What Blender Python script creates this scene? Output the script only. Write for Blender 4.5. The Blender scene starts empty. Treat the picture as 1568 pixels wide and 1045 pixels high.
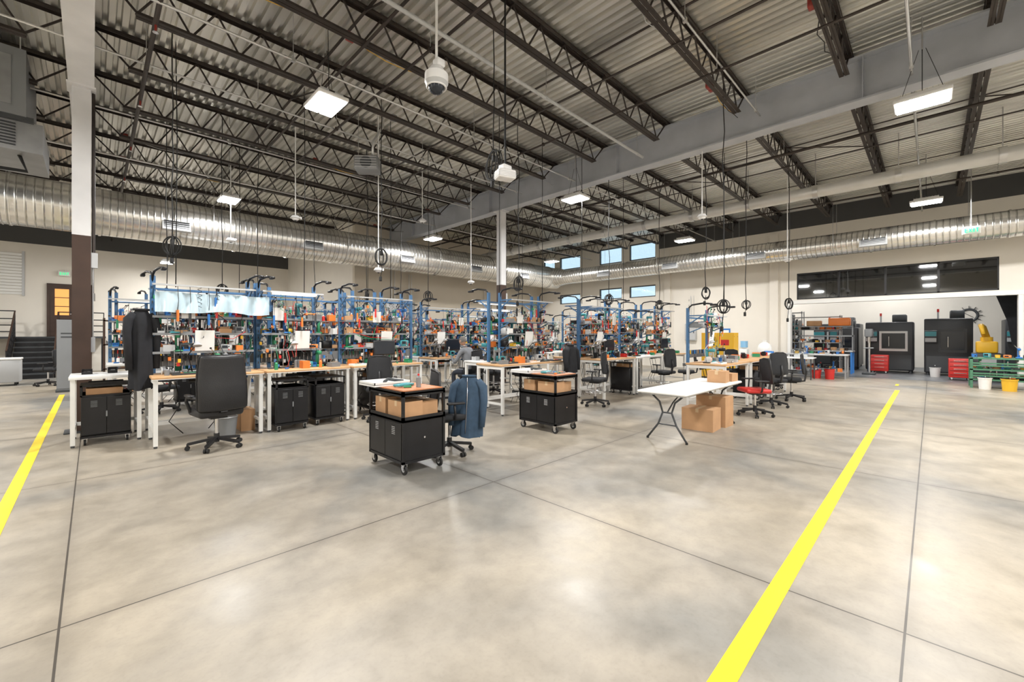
import bpy, bmesh, math, random
from mathutils import Vector, Matrix
scene = bpy.context.scene
try:
    scene.view_settings.view_transform = 'Standard'
except Exception:
    pass
PI = math.pi
# ------------------------------------------------------------------ materials
MATS = {}
def mat(name, col, rough=0.5, metal=0.0, var=0.0, vscale=8.0, emit=0.0, bump=0.0, bscale=40.0, spec=0.5, alpha=1.0):
    if name in MATS: return MATS[name]
    m = bpy.data.materials.new(name); m.use_nodes = True
    nt = m.node_tree; b = nt.nodes['Principled BSDF']
    b.inputs['Base Color'].default_value = (*col, 1)
    b.inputs['Roughness'].default_value = rough
    b.inputs['Metallic'].default_value = metal
    b.inputs['Specular IOR Level'].default_value = spec
    tc = nt.nodes.new('ShaderNodeTexCoord')
    if var > 0:
        n = nt.nodes.new('ShaderNodeTexNoise'); n.inputs['Scale'].default_value = vscale; n.inputs['Detail'].default_value = 4
        nt.links.new(tc.outputs['Object'], n.inputs['Vector'])
        r = nt.nodes.new('ShaderNodeValToRGB')
        r.color_ramp.elements[0].position = 0.3; r.color_ramp.elements[1].position = 0.7
        r.color_ramp.elements[0].color = (*[c*(1-var) for c in col], 1)
        r.color_ramp.elements[1].color = (*[min(1, c*(1+var)) for c in col], 1)
        nt.links.new(n.outputs['Fac'], r.inputs['Fac']); nt.links.new(r.outputs['Color'], b.inputs['Base Color'])
    if bump > 0:
        n2 = nt.nodes.new('ShaderNodeTexNoise'); n2.inputs['Scale'].default_value = bscale
        nt.links.new(tc.outputs['Object'], n2.inputs['Vector'])
        bp = nt.nodes.new('ShaderNodeBump'); bp.inputs['Strength'].default_value = bump; bp.inputs['Distance'].default_value = 0.01
        nt.links.new(n2.outputs['Fac'], bp.inputs['Height']); nt.links.new(bp.outputs['Normal'], b.inputs['Normal'])
    if emit > 0:
        b.inputs['Emission Color'].default_value = (*col, 1); b.inputs['Emission Strength'].default_value = emit
    MATS[name] = m
    return m

M_white = mat('white_paint', (.78,.78,.76), .4)
M_black = mat('black_steel', (.013,.013,.015), .38, .3, .2, 5)
M_plast = mat('black_plastic', (.016,.016,.018), .45)
M_leather = mat('black_leather', (.012,.012,.014), .42, 0, .2, 6, bump=.25, bscale=90)
M_mesh = mat('black_mesh_fabric', (.018,.019,.022), .8, 0, bump=.5, bscale=200)
M_blue = mat('blue_paint', (.06,.16,.32), .4)
M_wood = mat('maple_top', (.60,.36,.18), .45, 0, .14, 3)
M_orange_wood = mat('orange_mat', (.52,.20,.08), .5, 0, .1, 3)
M_laminate = mat('white_laminate', (.82,.82,.81), .35)
M_card = mat('cardboard', (.50,.29,.15), .8, 0, .1, 4)
M_tape = mat('packing_tape', (.62,.45,.27), .3)
M_chrome = mat('chrome', (.7,.7,.72), .2, 1)
M_steel = mat('grey_steel', (.35,.36,.37), .4, .6, .1, 4)
M_lgrey = mat('light_grey_paint', (.48,.49,.50), .45)
M_mgrey = mat('mid_grey_paint', (.22,.23,.24), .45)
M_dgrey = mat('dark_grey_paint', (.05,.055,.06), .5)
M_red = mat('red_plastic', (.58,.03,.025), .4)
M_green = mat('green_plastic', (.03,.26,.12), .4)
M_orange = mat('orange_plastic', (.80,.22,.04), .4)
M_yellow = mat('yellow_paint', (.82,.48,.03), .45)
M_cyan = mat('blue_plastic', (.03,.18,.52), .4)
M_teal = mat('teal_plastic', (.05,.28,.32), .4)
M_paper = mat('paper_white', (.84,.84,.82), .7)
M_screen = mat('screen_dark', (.015,.02,.03), .12)
M_brown = mat('brown_paint', (.05,.025,.016), .5, 0, .15, 3)
M_joist = mat('joist_primer', (.036,.027,.023), .5, .2, .35, 2)
M_beam = mat('beam_grey_paint', (.42,.44,.48), .5, .1, .12, 1.5)
M_beamb = mat('column_white_paint', (.66,.66,.67), .5, 0, .08, 2)
M_denim = mat('denim_blue', (.04,.075,.125), .85, 0, .15, 14)
M_cloth = mat('black_cloth', (.012,.013,.017), .85, 0, .2, 10)
M_greenst = mat('green_steel', (.08,.22,.13), .45, .1, .1, 3)
M_red_steel = mat('red_pipe', (.28,.03,.02), .4)
M_led = mat('led_panel', (1,.99,.97), .4, emit=26)
M_tube = mat('led_tube', (1,1,1), .4, emit=1.3)
M_exit = mat('exit_green', (.03,.75,.3), .4, emit=1.0)
M_sheet = mat('plastic_sheet', (.48,.62,.70), .25)
M_rubber = mat('rubber_black', (.012,.012,.012), .7)
M_foil = mat('camera_white', (.8,.8,.8), .35)
M_leakblock = mat('leak_blocker', (.05,.05,.05), .9)
PAL = [M_red, M_green, M_orange, M_orange, M_cyan, M_teal, M_black, M_black, M_black, M_lgrey, M_mgrey, M_paper, M_paper, M_steel, M_blue, M_dgrey, M_card, M_chrome, M_green, M_yellow]

def wall_mat(name, col, var=.04):
    return mat(name, col, .75, 0, var, .8, bump=.08, bscale=60)
W_white = wall_mat('wall_cream_paint', (.76,.72,.65))
W_tan = wall_mat('wall_tan_paint', (.58,.52,.43))
W_dark = wall_mat('wall_dark_band', (.07,.07,.07))

def galv(name, base, rough, axis=None, freq=8, mscale=(1,1,1), var=.2, metal=.9):
    m = bpy.data.materials.new(name); m.use_nodes = True
    nt = m.node_tree; b = nt.nodes['Principled BSDF']
    b.inputs['Metallic'].default_value = metal
    tc = nt.nodes.new('ShaderNodeTexCoord')
    mp = nt.nodes.new('ShaderNodeMapping'); mp.inputs['Scale'].default_value = mscale
    nt.links.new(tc.outputs['Object'], mp.inputs['Vector'])
    n = nt.nodes.new('ShaderNodeTexNoise'); n.inputs['Scale'].default_value = 1; n.inputs['Detail'].default_value = 3
    nt.links.new(mp.outputs['Vector'], n.inputs['Vector'])
    r = nt.nodes.new('ShaderNodeValToRGB')
    r.color_ramp.elements[0].position=.3; r.color_ramp.elements[1].position=.7
    r.color_ramp.elements[0].color=(*[c*(1-var) for c in base],1); r.color_ramp.elements[1].color=(*[min(1,c*(1+var)) for c in base],1)
    nt.links.new(n.outputs['Fac'], r.inputs['Fac'])
    mr = nt.nodes.new('ShaderNodeMapRange'); mr.inputs['To Min'].default_value=rough*.85; mr.inputs['To Max'].default_value=rough*1.15
    nt.links.new(n.outputs['Fac'], mr.inputs['Value']); nt.links.new(mr.outputs['Result'], b.inputs['Roughness'])
    col = r.outputs['Color']
    if axis is not None:
        sp = nt.nodes.new('ShaderNodeSeparateXYZ'); nt.links.new(tc.outputs['Object'], sp.inputs[0])
        mm = nt.nodes.new('ShaderNodeMath'); mm.operation='MULTIPLY'; mm.inputs[1].default_value=freq*2*PI
        nt.links.new(sp.outputs[axis], mm.inputs[0])
        s = nt.nodes.new('ShaderNodeMath'); s.operation='SINE'; nt.links.new(mm.outputs[0], s.inputs[0])
        pw = nt.nodes.new('ShaderNodeMapRange'); pw.inputs['From Min'].default_value=.55; pw.inputs['From Max'].default_value=1.0; nt.links.new(s.outputs[0], pw.inputs['Value'])
        bp = nt.nodes.new('ShaderNodeBump'); bp.inputs['Strength'].default_value=.55; bp.inputs['Distance'].default_value=.010
        nt.links.new(pw.outputs['Result'], bp.inputs['Height']); nt.links.new(bp.outputs['Normal'], b.inputs['Normal'])
        mx = nt.nodes.new('ShaderNodeMixRGB'); mx.blend_type='MULTIPLY'; mx.inputs[2].default_value=(.62,.62,.6,1)
        nt.links.new(pw.outputs['Result'], mx.inputs[0]); nt.links.new(col, mx.inputs[1]); col = mx.outputs[0]
    nt.links.new(col, b.inputs['Base Color'])
    MATS[name]=m
    return m
M_deck = galv('galvanised_deck', (.70,.69,.65), .33, mscale=(1.4,.22,1), var=.25, metal=.8)
M_ductx = galv('spiral_duct_x', (.78,.77,.74), .24, 0, 7, (7,.5,.5), .10)
M_ducty = galv('spiral_duct_y', (.78,.77,.74), .24, 1, 7, (.5,7,.5), .10)
M_pipe = galv('conduit_zinc', (.6,.6,.6), .35)

def floor_mat(name='polished_concrete',c0=(.215,.210,.195),c1=(.335,.30,.25),c2=(.42,.365,.285),joints=True):
    m = bpy.data.materials.new(name); m.use_nodes=True
    nt=m.node_tree; b=nt.nodes['Principled BSDF']; L=nt.links.new
    tc=nt.nodes.new('ShaderNodeTexCoord')
    def noise(s,d,dist=0):
        n=nt.nodes.new('ShaderNodeTexNoise'); n.inputs['Scale'].default_value=s; n.inputs['Detail'].default_value=d; n.inputs['Distortion'].default_value=dist
        L(tc.outputs['Object'],n.inputs['Vector']); return n
    n1=noise(.38,7,.5); n2=noise(2.6,9,.5); n3=noise(45,3); n4=noise(9,5,.3)
    r=nt.nodes.new('ShaderNodeValToRGB'); cr=r.color_ramp
    cr.elements[0].position=.35; cr.elements[0].color=(*c0,1)
    cr.elements[1].position=.62; cr.elements[1].color=(*c2,1)
    e=cr.elements.new(.46); e.color=(*c1,1)
    L(n1.outputs['Fac'],r.inputs['Fac'])
    def ramp(n,p0,v0,p1,v1):
        q=nt.nodes.new('ShaderNodeValToRGB'); q.color_ramp.elements[0].position=p0; q.color_ramp.elements[0].color=(v0,v0,v0,1); q.color_ramp.elements[1].position=p1; q.color_ramp.elements[1].color=(v1,v1,v1,1)
        L(n.outputs['Fac'],q.inputs['Fac']); return q.outputs['Color']
    def mul(a,c,f):
        mx=nt.nodes.new('ShaderNodeMixRGB'); mx.blend_type='MULTIPLY'; mx.inputs[0].default_value=f; L(a,mx.inputs[1]); L(c,mx.inputs[2]); return mx.outputs[0]
    c=mul(r.outputs['Color'],ramp(n2,.3,.78,.62,1.0),.9)
    c=mul(c,ramp(n4,.3,.86,.6,1.0),.8)
    c=mul(c,ramp(n3,.25,.85,.5,1.0),.5)
    if joints:
        sp=nt.nodes.new('ShaderNodeSeparateXYZ'); L(tc.outputs['Object'],sp.inputs[0])
        def mth(op,a,bv=None):
            k=nt.nodes.new('ShaderNodeMath'); k.operation=op
            for i,v in enumerate((a,bv)):
                if v is None: continue
                if isinstance(v,(int,float)): k.inputs[i].default_value=v
                else: L(v,k.inputs[i])
            return k.outputs[0]
        def joint(o,off,per):
            t=mth('DIVIDE',mth('SUBTRACT',o,off),per); t=mth('FRACT',mth('ADD',t,.5)); t=mth('ABSOLUTE',mth('SUBTRACT',t,.5))
            return mth('MULTIPLY',t,per)
        jx=joint(sp.outputs[0],-.13,3.2); jy=joint(sp.outputs[1],.1,3.25)
        j=mth('MINIMUM',jx,jy)
        core=mth('LESS_THAN',j,.0055)
        mr=nt.nodes.new('ShaderNodeMapRange'); mr.inputs['From Max'].default_value=.09; mr.inputs['To Min'].default_value=.32; mr.inputs['To Max'].default_value=0
        L(j,mr.inputs['Value'])
        halo=mth('MULTIPLY',mr.outputs['Result'],n2.outputs['Fac'])
        f=mth('MINIMUM',mth('ADD',mth('MULTIPLY',core,.85),halo),.92)
        mx3=nt.nodes.new('ShaderNodeMixRGB'); L(f,mx3.inputs[0]); L(c,mx3.inputs[1]); mx3.inputs[2].default_value=(.05,.042,.035,1); c=mx3.outputs[0]
    L(c,b.inputs['Base Color'])
    mr2=nt.nodes.new('ShaderNodeMapRange'); mr2.inputs['To Min'].default_value=.20; mr2.inputs['To Max'].default_value=.56
    L(n2.outputs['Fac'],mr2.inputs['Value']); L(mr2.outputs['Result'],b.inputs['Roughness'])
    b.inputs['Specular IOR Level'].default_value=.42
    bp=nt.nodes.new('ShaderNodeBump'); bp.inputs['Strength'].default_value=.06; bp.inputs['Distance'].default_value=.01
    L(n2.outputs['Fac'],bp.inputs['Height']); L(bp.outputs['Normal'],b.inputs['Normal'])
    return m
def glass_mat(name,tint,gl=.15):
    m=bpy.data.materials.new(name); m.use_nodes=True; nt=m.node_tree
    for n in list(nt.nodes):
        if n.type!='OUTPUT_MATERIAL': nt.nodes.remove(n)
    out=[n for n in nt.nodes][0]
    t=nt.nodes.new('ShaderNodeBsdfTransparent'); t.inputs[0].default_value=(*tint,1)
    g=nt.nodes.new('ShaderNodeBsdfGlossy'); g.inputs['Roughness'].default_value=.03
    mx=nt.nodes.new('ShaderNodeMixShader'); mx.inputs[0].default_value=gl
    nt.links.new(t.outputs[0],mx.inputs[1]); nt.links.new(g.outputs[0],mx.inputs[2]); nt.links.new(mx.outputs[0],out.inputs[0])
    return m
M_glass=glass_mat('window_glass',(.9,.96,.98),.1)
M_gdark=glass_mat('tinted_glass',(.25,.28,.30),.16)
M_clear=glass_mat('clear_plastic',(.85,.88,.9),.12)

# ------------------------------------------------------------------ mesh builder
class MB:
    def __init__(s): s.v=[]; s.f=[]; s.mi=[]; s.sm=[]; s.mats=[]; s.T=None
    def add(s,vs,fs,m,smooth=False,R=None,loc=None):
        if m not in s.mats: s.mats.append(m)
        k=s.mats.index(m); o=len(s.v)
        for p in vs:
            p=Vector(p)
            if R is not None: p=R@p
            if loc is not None: p=p+Vector(loc)
            if s.T is not None: p=s.T@p
            s.v.append(p)
        for f in fs:
            s.f.append([i+o for i in f]); s.mi.append(k); s.sm.append(smooth)
    def box(s,x0,x1,y0,y1,z0,z1,m):
        vs=[(x,y,z) for x in (x0,x1) for y in (y0,y1) for z in (z0,z1)]
        s.add(vs,[(0,1,3,2),(4,6,7,5),(0,4,5,1),(2,3,7,6),(0,2,6,4),(1,5,7,3)],m)
    def cb(s,c,sz,m,R=None):
        a,b,d=[q/2 for q in sz]
        vs=[(x,y,z) for x in (-a,a) for y in (-b,b) for z in (-d,d)]
        s.add(vs,[(0,1,3,2),(4,6,7,5),(0,4,5,1),(2,3,7,6),(0,2,6,4),(1,5,7,3)],m,False,R,c)
    def rb(s,c,sz,m,r=.02,seg=2,R=None,fn=None):
        bm=bmesh.new(); bmesh.ops.create_cube(bm,size=1)
        for v in bm.verts: v.co=Vector((v.co.x*sz[0],v.co.y*sz[1],v.co.z*sz[2]))
        if fn:
            bmesh.ops.subdivide_edges(bm,edges=bm.edges[:],cuts=3,use_grid_fill=True)
            ed=[e for e in bm.edges if len(e.link_faces)==2 and e.calc_face_angle(0)>.5]
        else: ed=bm.edges[:]
        bmesh.ops.bevel(bm,geom=ed,offset=min(r,min(sz)*.48),segments=seg,profile=.5,affect='EDGES')
        vs=[fn(v.co.copy()) if fn else v.co.copy() for v in bm.verts]
        bm.verts.index_update()
        fs=[[v.index for v in f.verts] for f in bm.faces]
        bm.free(); s.add(vs,fs,m,True,R,c)
    def beam(s,p,q,w,h,m):
        p=Vector(p); q=Vector(q); d=q-p; L=d.length
        if L<1e-6: return
        d.normalize(); up=Vector((0,0,1)) if abs(d.z)<.98 else Vector((0,1,0))
        a=d.cross(up).normalized(); b=a.cross(d).normalized()
        vs=[]
        for e in (p,q):
            for i,j in ((-1,-1),(1,-1),(1,1),(-1,1)): vs.append(e+a*(i*w/2)+b*(j*h/2))
        s.add(vs,[(0,1,2,3),(7,6,5,4),(0,4,5,1),(1,5,6,2),(2,6,7,3),(3,7,4,0)],m)
    def cyl(s,p,q,r,m,n=12,r2=None,smooth=True,caps=True):
        p=Vector(p); q=Vector(q); d=(q-p).normalized(); up=Vector((0,0,1)) if abs(d.z)<.9 else Vector((1,0,0))
        a=d.cross(up).normalized(); b=d.cross(a).normalized(); r2=r if r2 is None else r2
        vs=[]
        for e,rr in ((p,r),(q,r2)):
            for i in range(n):
                t=2*PI*i/n; vs.append(e+a*(math.cos(t)*rr)+b*(math.sin(t)*rr))
        fs=[(i,(i+1)%n,n+(i+1)%n,n+i) for i in range(n)]
        s.add(vs,fs,m,smooth)
        if caps:
            s.add(vs[:n],[list(range(n))[::-1]],m); s.add(vs[n:],[list(range(n))],m)
    def tube(s,pts,r,m,n=6,closed=False,rads=None):
        pts=[Vector(p) for p in pts]; N=len(pts); vs=[]; prev=None
        for i,p in enumerate(pts):
            if closed: t=pts[(i+1)%N]-pts[i-1]
            else: t=pts[min(i+1,N-1)]-pts[max(i-1,0)]
            t.normalize()
            if prev is None:
                up=Vector((0,0,1)) if abs(t.z)<.9 else Vector((1,0,0)); a=t.cross(up).normalized()
            else:
                a=(prev-t*prev.dot(t)); a=a.normalized() if a.length>1e-6 else t.orthogonal().normalized()
            prev=a; b=t.cross(a); rr=rads[i] if rads else r
            for k in range(n):
                th=2*PI*k/n; vs.append(p+a*(math.cos(th)*rr)+b*(math.sin(th)*rr))
        fs=[]
        for i in range(N if closed else N-1):
            j=(i+1)%N
            for k in range(n): fs.append((i*n+k,i*n+(k+1)%n,j*n+(k+1)%n,j*n+k))
        if not closed: fs.append(list(range(n))[::-1]); fs.append([(N-1)*n+k for k in range(n)])
        s.add(vs,fs,m,True)
    def sph(s,c,r,m,n=12,sc=(1,1,1),R=None,fn=None):
        vs=[];fs=[]; h=n//2+1
        for i in range(h+1):
            ph=PI*i/h
            for k in range(n):
                th=2*PI*k/n; p=Vector((math.sin(ph)*math.cos(th)*r*sc[0],math.sin(ph)*math.sin(th)*r*sc[1],math.cos(ph)*r*sc[2]))
                vs.append(fn(p) if fn else p)
        for i in range(h):
            for k in range(n): fs.append((i*n+k,(i+1)*n+k,(i+1)*n+(k+1)%n,i*n+(k+1)%n))
        s.add(vs,fs,m,True,R,c)
    def mesh(s,name):
        me=bpy.data.meshes.new(name); me.from_pydata([tuple(v) for v in s.v],[],s.f)
        for m in s.mats: me.materials.append(m)
        me.polygons.foreach_set('material_index',s.mi); me.polygons.foreach_set('use_smooth',s.sm)
        me.update(); return me
    def obj(s,name,loc=(0,0,0),rz=0):
        return put(name,s.mesh(name),loc,rz)
def put(name,me,loc=(0,0,0),rz=0,parent=None):
    o=bpy.data.objects.new(name,me); scene.collection.objects.link(o)
    o.location=loc; o.rotation_euler=(0,0,rz)
    if parent: o.parent=parent
    return o

# ------------------------------------------------------------------ room shell
XW,YN,YS,XL,YF,XS=20.0,17.4,-5.0,-5.0,26.0,7.9
ZD=6.55
XB=28.0
b=MB(); b.box(XL-.2,XB+.2,YS-2.2,YF+.2,-.2,0,floor_mat()); b.obj('floor')
b=MB(); b.box(XW+.1,XB,-7,8,.0005,.004,floor_mat('shop_floor_paint',(.13,.14,.15),(.16,.17,.18),(.20,.21,.22),False)); b.obj('floor_shop')
def wall_holes(name,plane,at,thick,u0,u1,z0,z1,holes,m):
    us=sorted({u0,u1,*[h[0] for h in holes],*[h[1] for h in holes]}); zs=sorted({z0,z1,*[h[2] for h in holes],*[h[3] for h in holes]})
    b=MB()
    for i in range(len(us)-1):
        for j in range(len(zs)-1):
            uc=(us[i]+us[i+1])/2; zc=(zs[j]+zs[j+1])/2
            if any(h[0]<uc<h[1] and h[2]<zc<h[3] for h in holes): continue
            if plane=='x': b.box(at,at+thick,us[i],us[i+1],zs[j],zs[j+1],m)
            else: b.box(us[i],us[i+1],at,at+thick,zs[j],zs[j+1],m)
    return b.obj(name)
OPEN=(-1.9,4.05,0,2.85); BAND=(-1.5,3.82,2.98,4.03)
wins=[(9.8,11.25,5.45,6.3),(9.8,11.25,3.5,4.1),(11.7,13.1,5.45,6.3),(11.7,13.1,3.5,4.1),(14.4,15.9,5.45,6.2),(14.4,15.9,3.4,3.95),(16.3,17.2,5.45,6.2)]
wall_holes('wall_east','x',XW,.2,YS,YN+.2,0,ZD,[OPEN,BAND]+wins,W_white)
b=MB(); b.box(XW-.03,XW-.002,YS,9.6,5.85,ZD-.02,W_dark); b.obj('trim_1')
b=MB(); b.box(XS,XW,YN,YN+.2,0,ZD,W_tan); b.obj('wall_north')
b=MB(); b.box(XS,XS+.2,YN+.2,YF,0,ZD,W_white); b.obj('wall_alcove')
b=MB(); b.box(XL,XS+.2,YF,YF+.2,0,5.3,W_white); b.box(XL,XS+.2,YF,YF+.2,5.3,ZD,W_dark); b.obj('wall_north_far')
b=MB(); b.box(XL-.2,XL,YS,YF,0,ZD,W_white); b.obj('wall_west')
b=MB(); b.box(XL-.2,XW,YS-.2,YS,0,ZD,W_white); b.obj('wall_south')
# machine shop shell
b=MB(); b.box(XB,XB+.2,-7,8,0,3.6,W_white); b.box(XB,XB+.2,-7,8,3.6,ZD,W_dark); b.obj('wall_shop_back')
b=MB(); b.box(XW+.2,XB,8,8.2,0,ZD,W_tan); b.obj('wall_shop_north')
b=MB(); b.box(XW+.2,XB,-7.2,-7,0,ZD,W_tan); b.obj('wall_shop_south')
b=MB(); b.box(XW+.2,XB+.2,-7.2,8.2,ZD,ZD+.1,W_dark)
for i in range(9):
    b.box(XW+.3,XB-.05,-6.5+i*1.7,-6.42+i*1.7,ZD-.4,ZD-.3,M_joist)
b.obj('ceiling_shop')
for i,y in enumerate((9.0,4.45)):
    b=MB(); b.box(XW-.12,XW-.002,y,y+.3,0,5.74,W_white); b.obj('trim_%d'%(i+2))
b=MB()
b.box(XW-.05,XW+.25,OPEN[0]-.1,OPEN[1]+.1,OPEN[3]-.04,OPEN[3]+.1,M_white)
b.box(XW-.04,XW+.24,OPEN[1]-.02,OPEN[1]+.08,0,OPEN[3]-.04,M_white); b.box(XW-.04,XW+.24,OPEN[0]-.08,OPEN[0]+.02,0,OPEN[3]-.04,M_white)
b.obj('trim_4')
k=1
for h in [BAND]+wins:
    b=MB(); n=4 if h is BAND else 1; w=(h[1]-h[0])/n; fm=M_plast if h is BAND else M_dgrey
    b.box(XW+.09,XW+.10,h[0],h[1],h[2],h[3],M_gdark if h is BAND else M_glass)
    for i in range(n+1):
        y=h[0]+w*i; b.box(XW+.03,XW+.15,max(h[0],y-.03),min(h[1],y+.03),h[2],h[3],fm)
    b.box(XW+.03,XW+.15,h[0],h[1],h[2],h[2]+.05,fm); b.box(XW+.03,XW+.15,h[0],h[1],h[3]-.05,h[3],fm)
    b.obj('window_%d'%k); k+=1
# ceiling deck
b=MB(); pitch=.155; vs=[];fs=[]
x=XL; prof=[]
while x<XW:
    prof+= [(x,ZD+.055),(x+.045,ZD+.055),(x+.062,ZD),(x+.138,ZD)]; x+=pitch
y0,y1=YS,YF
for (px_,pz_) in prof: vs+=[(px_,y0,pz_),(px_,y1,pz_)]
for i in range(len(prof)-1): fs.append((2*i,2*i+1,2*i+3,2*i+2))
b.add(vs,fs,M_deck); b.box(XL-.2,XW+.2,YS-.2,YF+.2,ZD+.08,ZD+.14,M_leakblock); b.obj('ceiling')  # plain plate over the deck is unseen, added to stop light leaks
# louvre and wall equipment
b=MB()
for i in range(14): b.cb((-2.75,YF-.03,3.25+i*.12),(1.5,.03,.1),M_white,Matrix.Rotation(.25,3,'X'))
b.box(-3.55,-3.48,YF-.06,YF-.002,3.15,4.95,M_lgrey); b.box(-2.02,-1.95,YF-.06,YF-.002,3.15,4.95,M_lgrey); b.obj('wall_louvre')
def panel(name,loc,w,h,axis='y',m=M_lgrey):
    b=MB(); b.rb((0,0,0),(w,.16,h),m,.01,1); b.box(-w*.44,w*.44,-.095,-.08,-h*.45,h*.45,m); b.box(w*.3,w*.36,-.11,-.095,-.05,.05,M_black); b.cyl((0,.02,h/2),(0,.02,h/2+1.3),.02,M_pipe,8); b.cyl((w*.25,.02,h/2),(w*.25,.02,h/2+1.3),.015,M_pipe,8)
    b.obj(name,loc,0 if axis=='y' else -PI/2)
panel('electrical_panel',(9.6,YN-.09,2.7),.6,1.0); panel('electrical_panel',(10.5,YN-.09,2.7),.5,.8,m=M_mgrey); panel('electrical_panel',(15.2,YN-.09,2.2),.7,1.1)
panel('electrical_panel',(XW-.09,8.0,1.7),.5,.8,'x'); panel('electrical_panel',(XW-.09,13.2,1.8),.6,1.0,'x',M_mgrey)

# ------------------------------------------------------------------ structure
def joist_mesh(L):
    b=MB(); zt=ZD-.02; zb=ZD-.58; c=.045
    for sy in (-.038,.038):
        b.box(0,L,sy-.032,sy+.032,zt-.012,zt,M_joist)
        b.box(0,L,sy-.004+(.02 if sy>0 else -.02),sy+.004+(.02 if sy>0 else -.02),zt-.06,zt,M_joist)
        b.box(.55,L-.55,sy-.032,sy+.032,zb,zb+.012,M_joist)
        b.box(.55,L-.55,sy-.004,sy+.004,zb,zb+.055,M_joist)
    n=max(2,int(round((L-1.1)/.62))); s=(L-1.1)/n
    b.cyl((.1,0,zt-.03),(.58,0,zb+.03),.016,M_joist,6); b.cyl((L-.1,0,zt-.03),(L-.58,0,zb+.03),.016,M_joist,6)
    for i in range(n):
        x=.55+s*i
        b.cyl((x,0,zb+.02),(x+s/2,0,zt-.03),.015,M_joist,6); b.cyl((x+s/2,0,zt-.03),(x+s,0,zb+.02),.015,M_joist,6)
    b.box(0,.14,-.06,.06,zt-.09,zt,M_joist); b.box(L-.14,L,-.06,.06,zt-.09,zt,M_joist)
    return b.mesh('steel_joist')
X1,X2=-.13,9.55
jA=joist_mesh(X1-XL-.02); jB=joist_mesh(X2-X1); jC=joist_mesh(XW-X2-.02); jD=joist_mesh(XS-X1-.02)
for i in range(-3,15):
    y=1.04+1.67*i
    put('steel_joist',jA,(XL+.01,y,0))
    if y<YN-.2:
        put('steel_joist',jB,(X1,y,0)); put('steel_joist',jC,(X2,y,0))
    else: put('steel_joist',jD,(X1,y,0))
for x in (-3,2.9,6.2,12.8,16.3):
    b=MB(); ye=(YN if x>XS else YF)-.03
    b.box(x-.02,x+.02,YS+.03,ye,ZD-.598,ZD-.581,M_joist); b.box(x-.02,x+.02,YS+.03,ye,ZD-.10,ZD-.085,M_joist)
    for i in range(-3,15):
        y=1.04+1.67*i
        if x in(2.9,12.8) and y+1.67<ye and i%2==0: b.beam((x,y,ZD-.56),(x,y+1.67,ZD-.08),.02,.02,M_joist)
    b.obj('joist_bridging')
def girder(name,x,y0,y1,m):
    b=MB(); zt=ZD-.11; zb=5.66
    b.box(x-.15,x+.15,y0,y1,zt-.03,zt,m); b.box(x-.15,x+.15,y0,y1,zb,zb+.03,m); b.box(x-.02,x+.02,y0,y1,zb+.03,zt-.03,m)
    y=y0+1
    while y<y1:
        b.box(x-.14,x+.14,y-.006,y+.006,zb+.03,zt-.03,m); y+=4.83
    return b.obj(name)
girder('roof_girder',X1,YS+.01,YF-.01,M_beamb); girder('roof_girder',X2,YS+.01,YN-.01,M_beam)
def column(x,y):
    b=MB(); w=.11
    b.box(x-w,x+w,y-w,y+w,.02,3.22,M_brown); b.box(x-w,x+w,y-w,y+w,3.22,5.64,M_beamb)
    b.box(x-.2,x+.2,y-.2,y+.2,0,.02,M_dgrey); b.box(x-.17,x+.17,y-.2,y+.2,5.63,5.66,M_beamb)
    b.box(x+w,x+w+.05,y-.04,y+.04,1.3,1.55,M_lgrey); b.cyl((x+w+.02,y,1.55),(x+w+.02,y,5.6),.012,M_pipe,6)
    b.cyl((x+w+.03,y-.07,2.9),(x+w+.03,y-.07,5.6),.022,M_joist,8); b.box(x+w,x+w+.08,y-.1,y,2.7,2.95,M_lgrey)
    b.obj('steel_column')
column(-.13,9.93); column(9.55,10.05)
column(-.13,19.7)

# floor lines
M_line=mat('yellow_line_paint',(.86,.65,.01),.5,0,.06,6)
b=MB(); b.box(-3,16.2,.63,.73,.0005,.003,M_line); b.obj('floor_line')
b=MB(); b.box(-.62,-.52,-3,16.2,.0005,.003,M_line); b.obj('floor_line')
b=MB(); b.box(17.6,18.2,.72,.8,.0005,.003,M_line); b.obj('floor_line')

# ------------------------------------------------------------------ ducts
b=MB(); Y_,Z_,R_=15.4,4.8,.6
b.cyl((XL+.01,Y_,Z_),(18.9,Y_,Z_),R_,M_ductx,48)
x=XL+.6
while x<18.6:
    b.cyl((x,Y_,Z_),(x+.05,Y_,Z_),R_+.022,M_ductx,48); x+=1.5
for x in (-3,1.55,5.2,8.8,12.4,15.6):
    b.cb((x+.1,Y_-.62*.93,Z_-.2),(.62,.1,.3),M_lgrey,Matrix.Rotation(-.35,3,'X'))
    for j in range(5): b.cb((x+.1,Y_-.64*.96-.02,Z_-.31+.055*j),(.56,.05,.014),M_dgrey,Matrix.Rotation(-.35,3,'X'))
for x in (-1.5,2.5,6.5,10.5,14.5,18):
    b.cyl((x,Y_-R_-.01,Z_),(x,Y_-R_-.01,ZD),.006,M_pipe,6); b.cyl((x,Y_+R_+.01,Z_),(x,Y_+R_+.01,ZD),.006,M_pipe,6)
    b.tube([(x,Y_+math.cos(t)*(R_+.012),Z_-math.sin(t)*(R_+.012)) for t in [PI*i/12 for i in range(13)]],.012,M_pipe,6)
b.obj('spiral_air_duct')
b=MB(); X_,Z2,R2=18.45,4.74,.38
b.cyl((X_,YS+.01,Z2),(X_,Y_-.5,Z2),R2,M_ducty,36)
b.cyl((X_,Y_-1.2,Z2),(X_,Y_-.55,Z_),R2+.005,M_ducty,36,.52)
y=YS+.4
while y<14:
    b.cyl((X_,y,Z2),(X_,y+.05,Z2),R2+.018,M_ducty,36); y+=1.5
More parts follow.
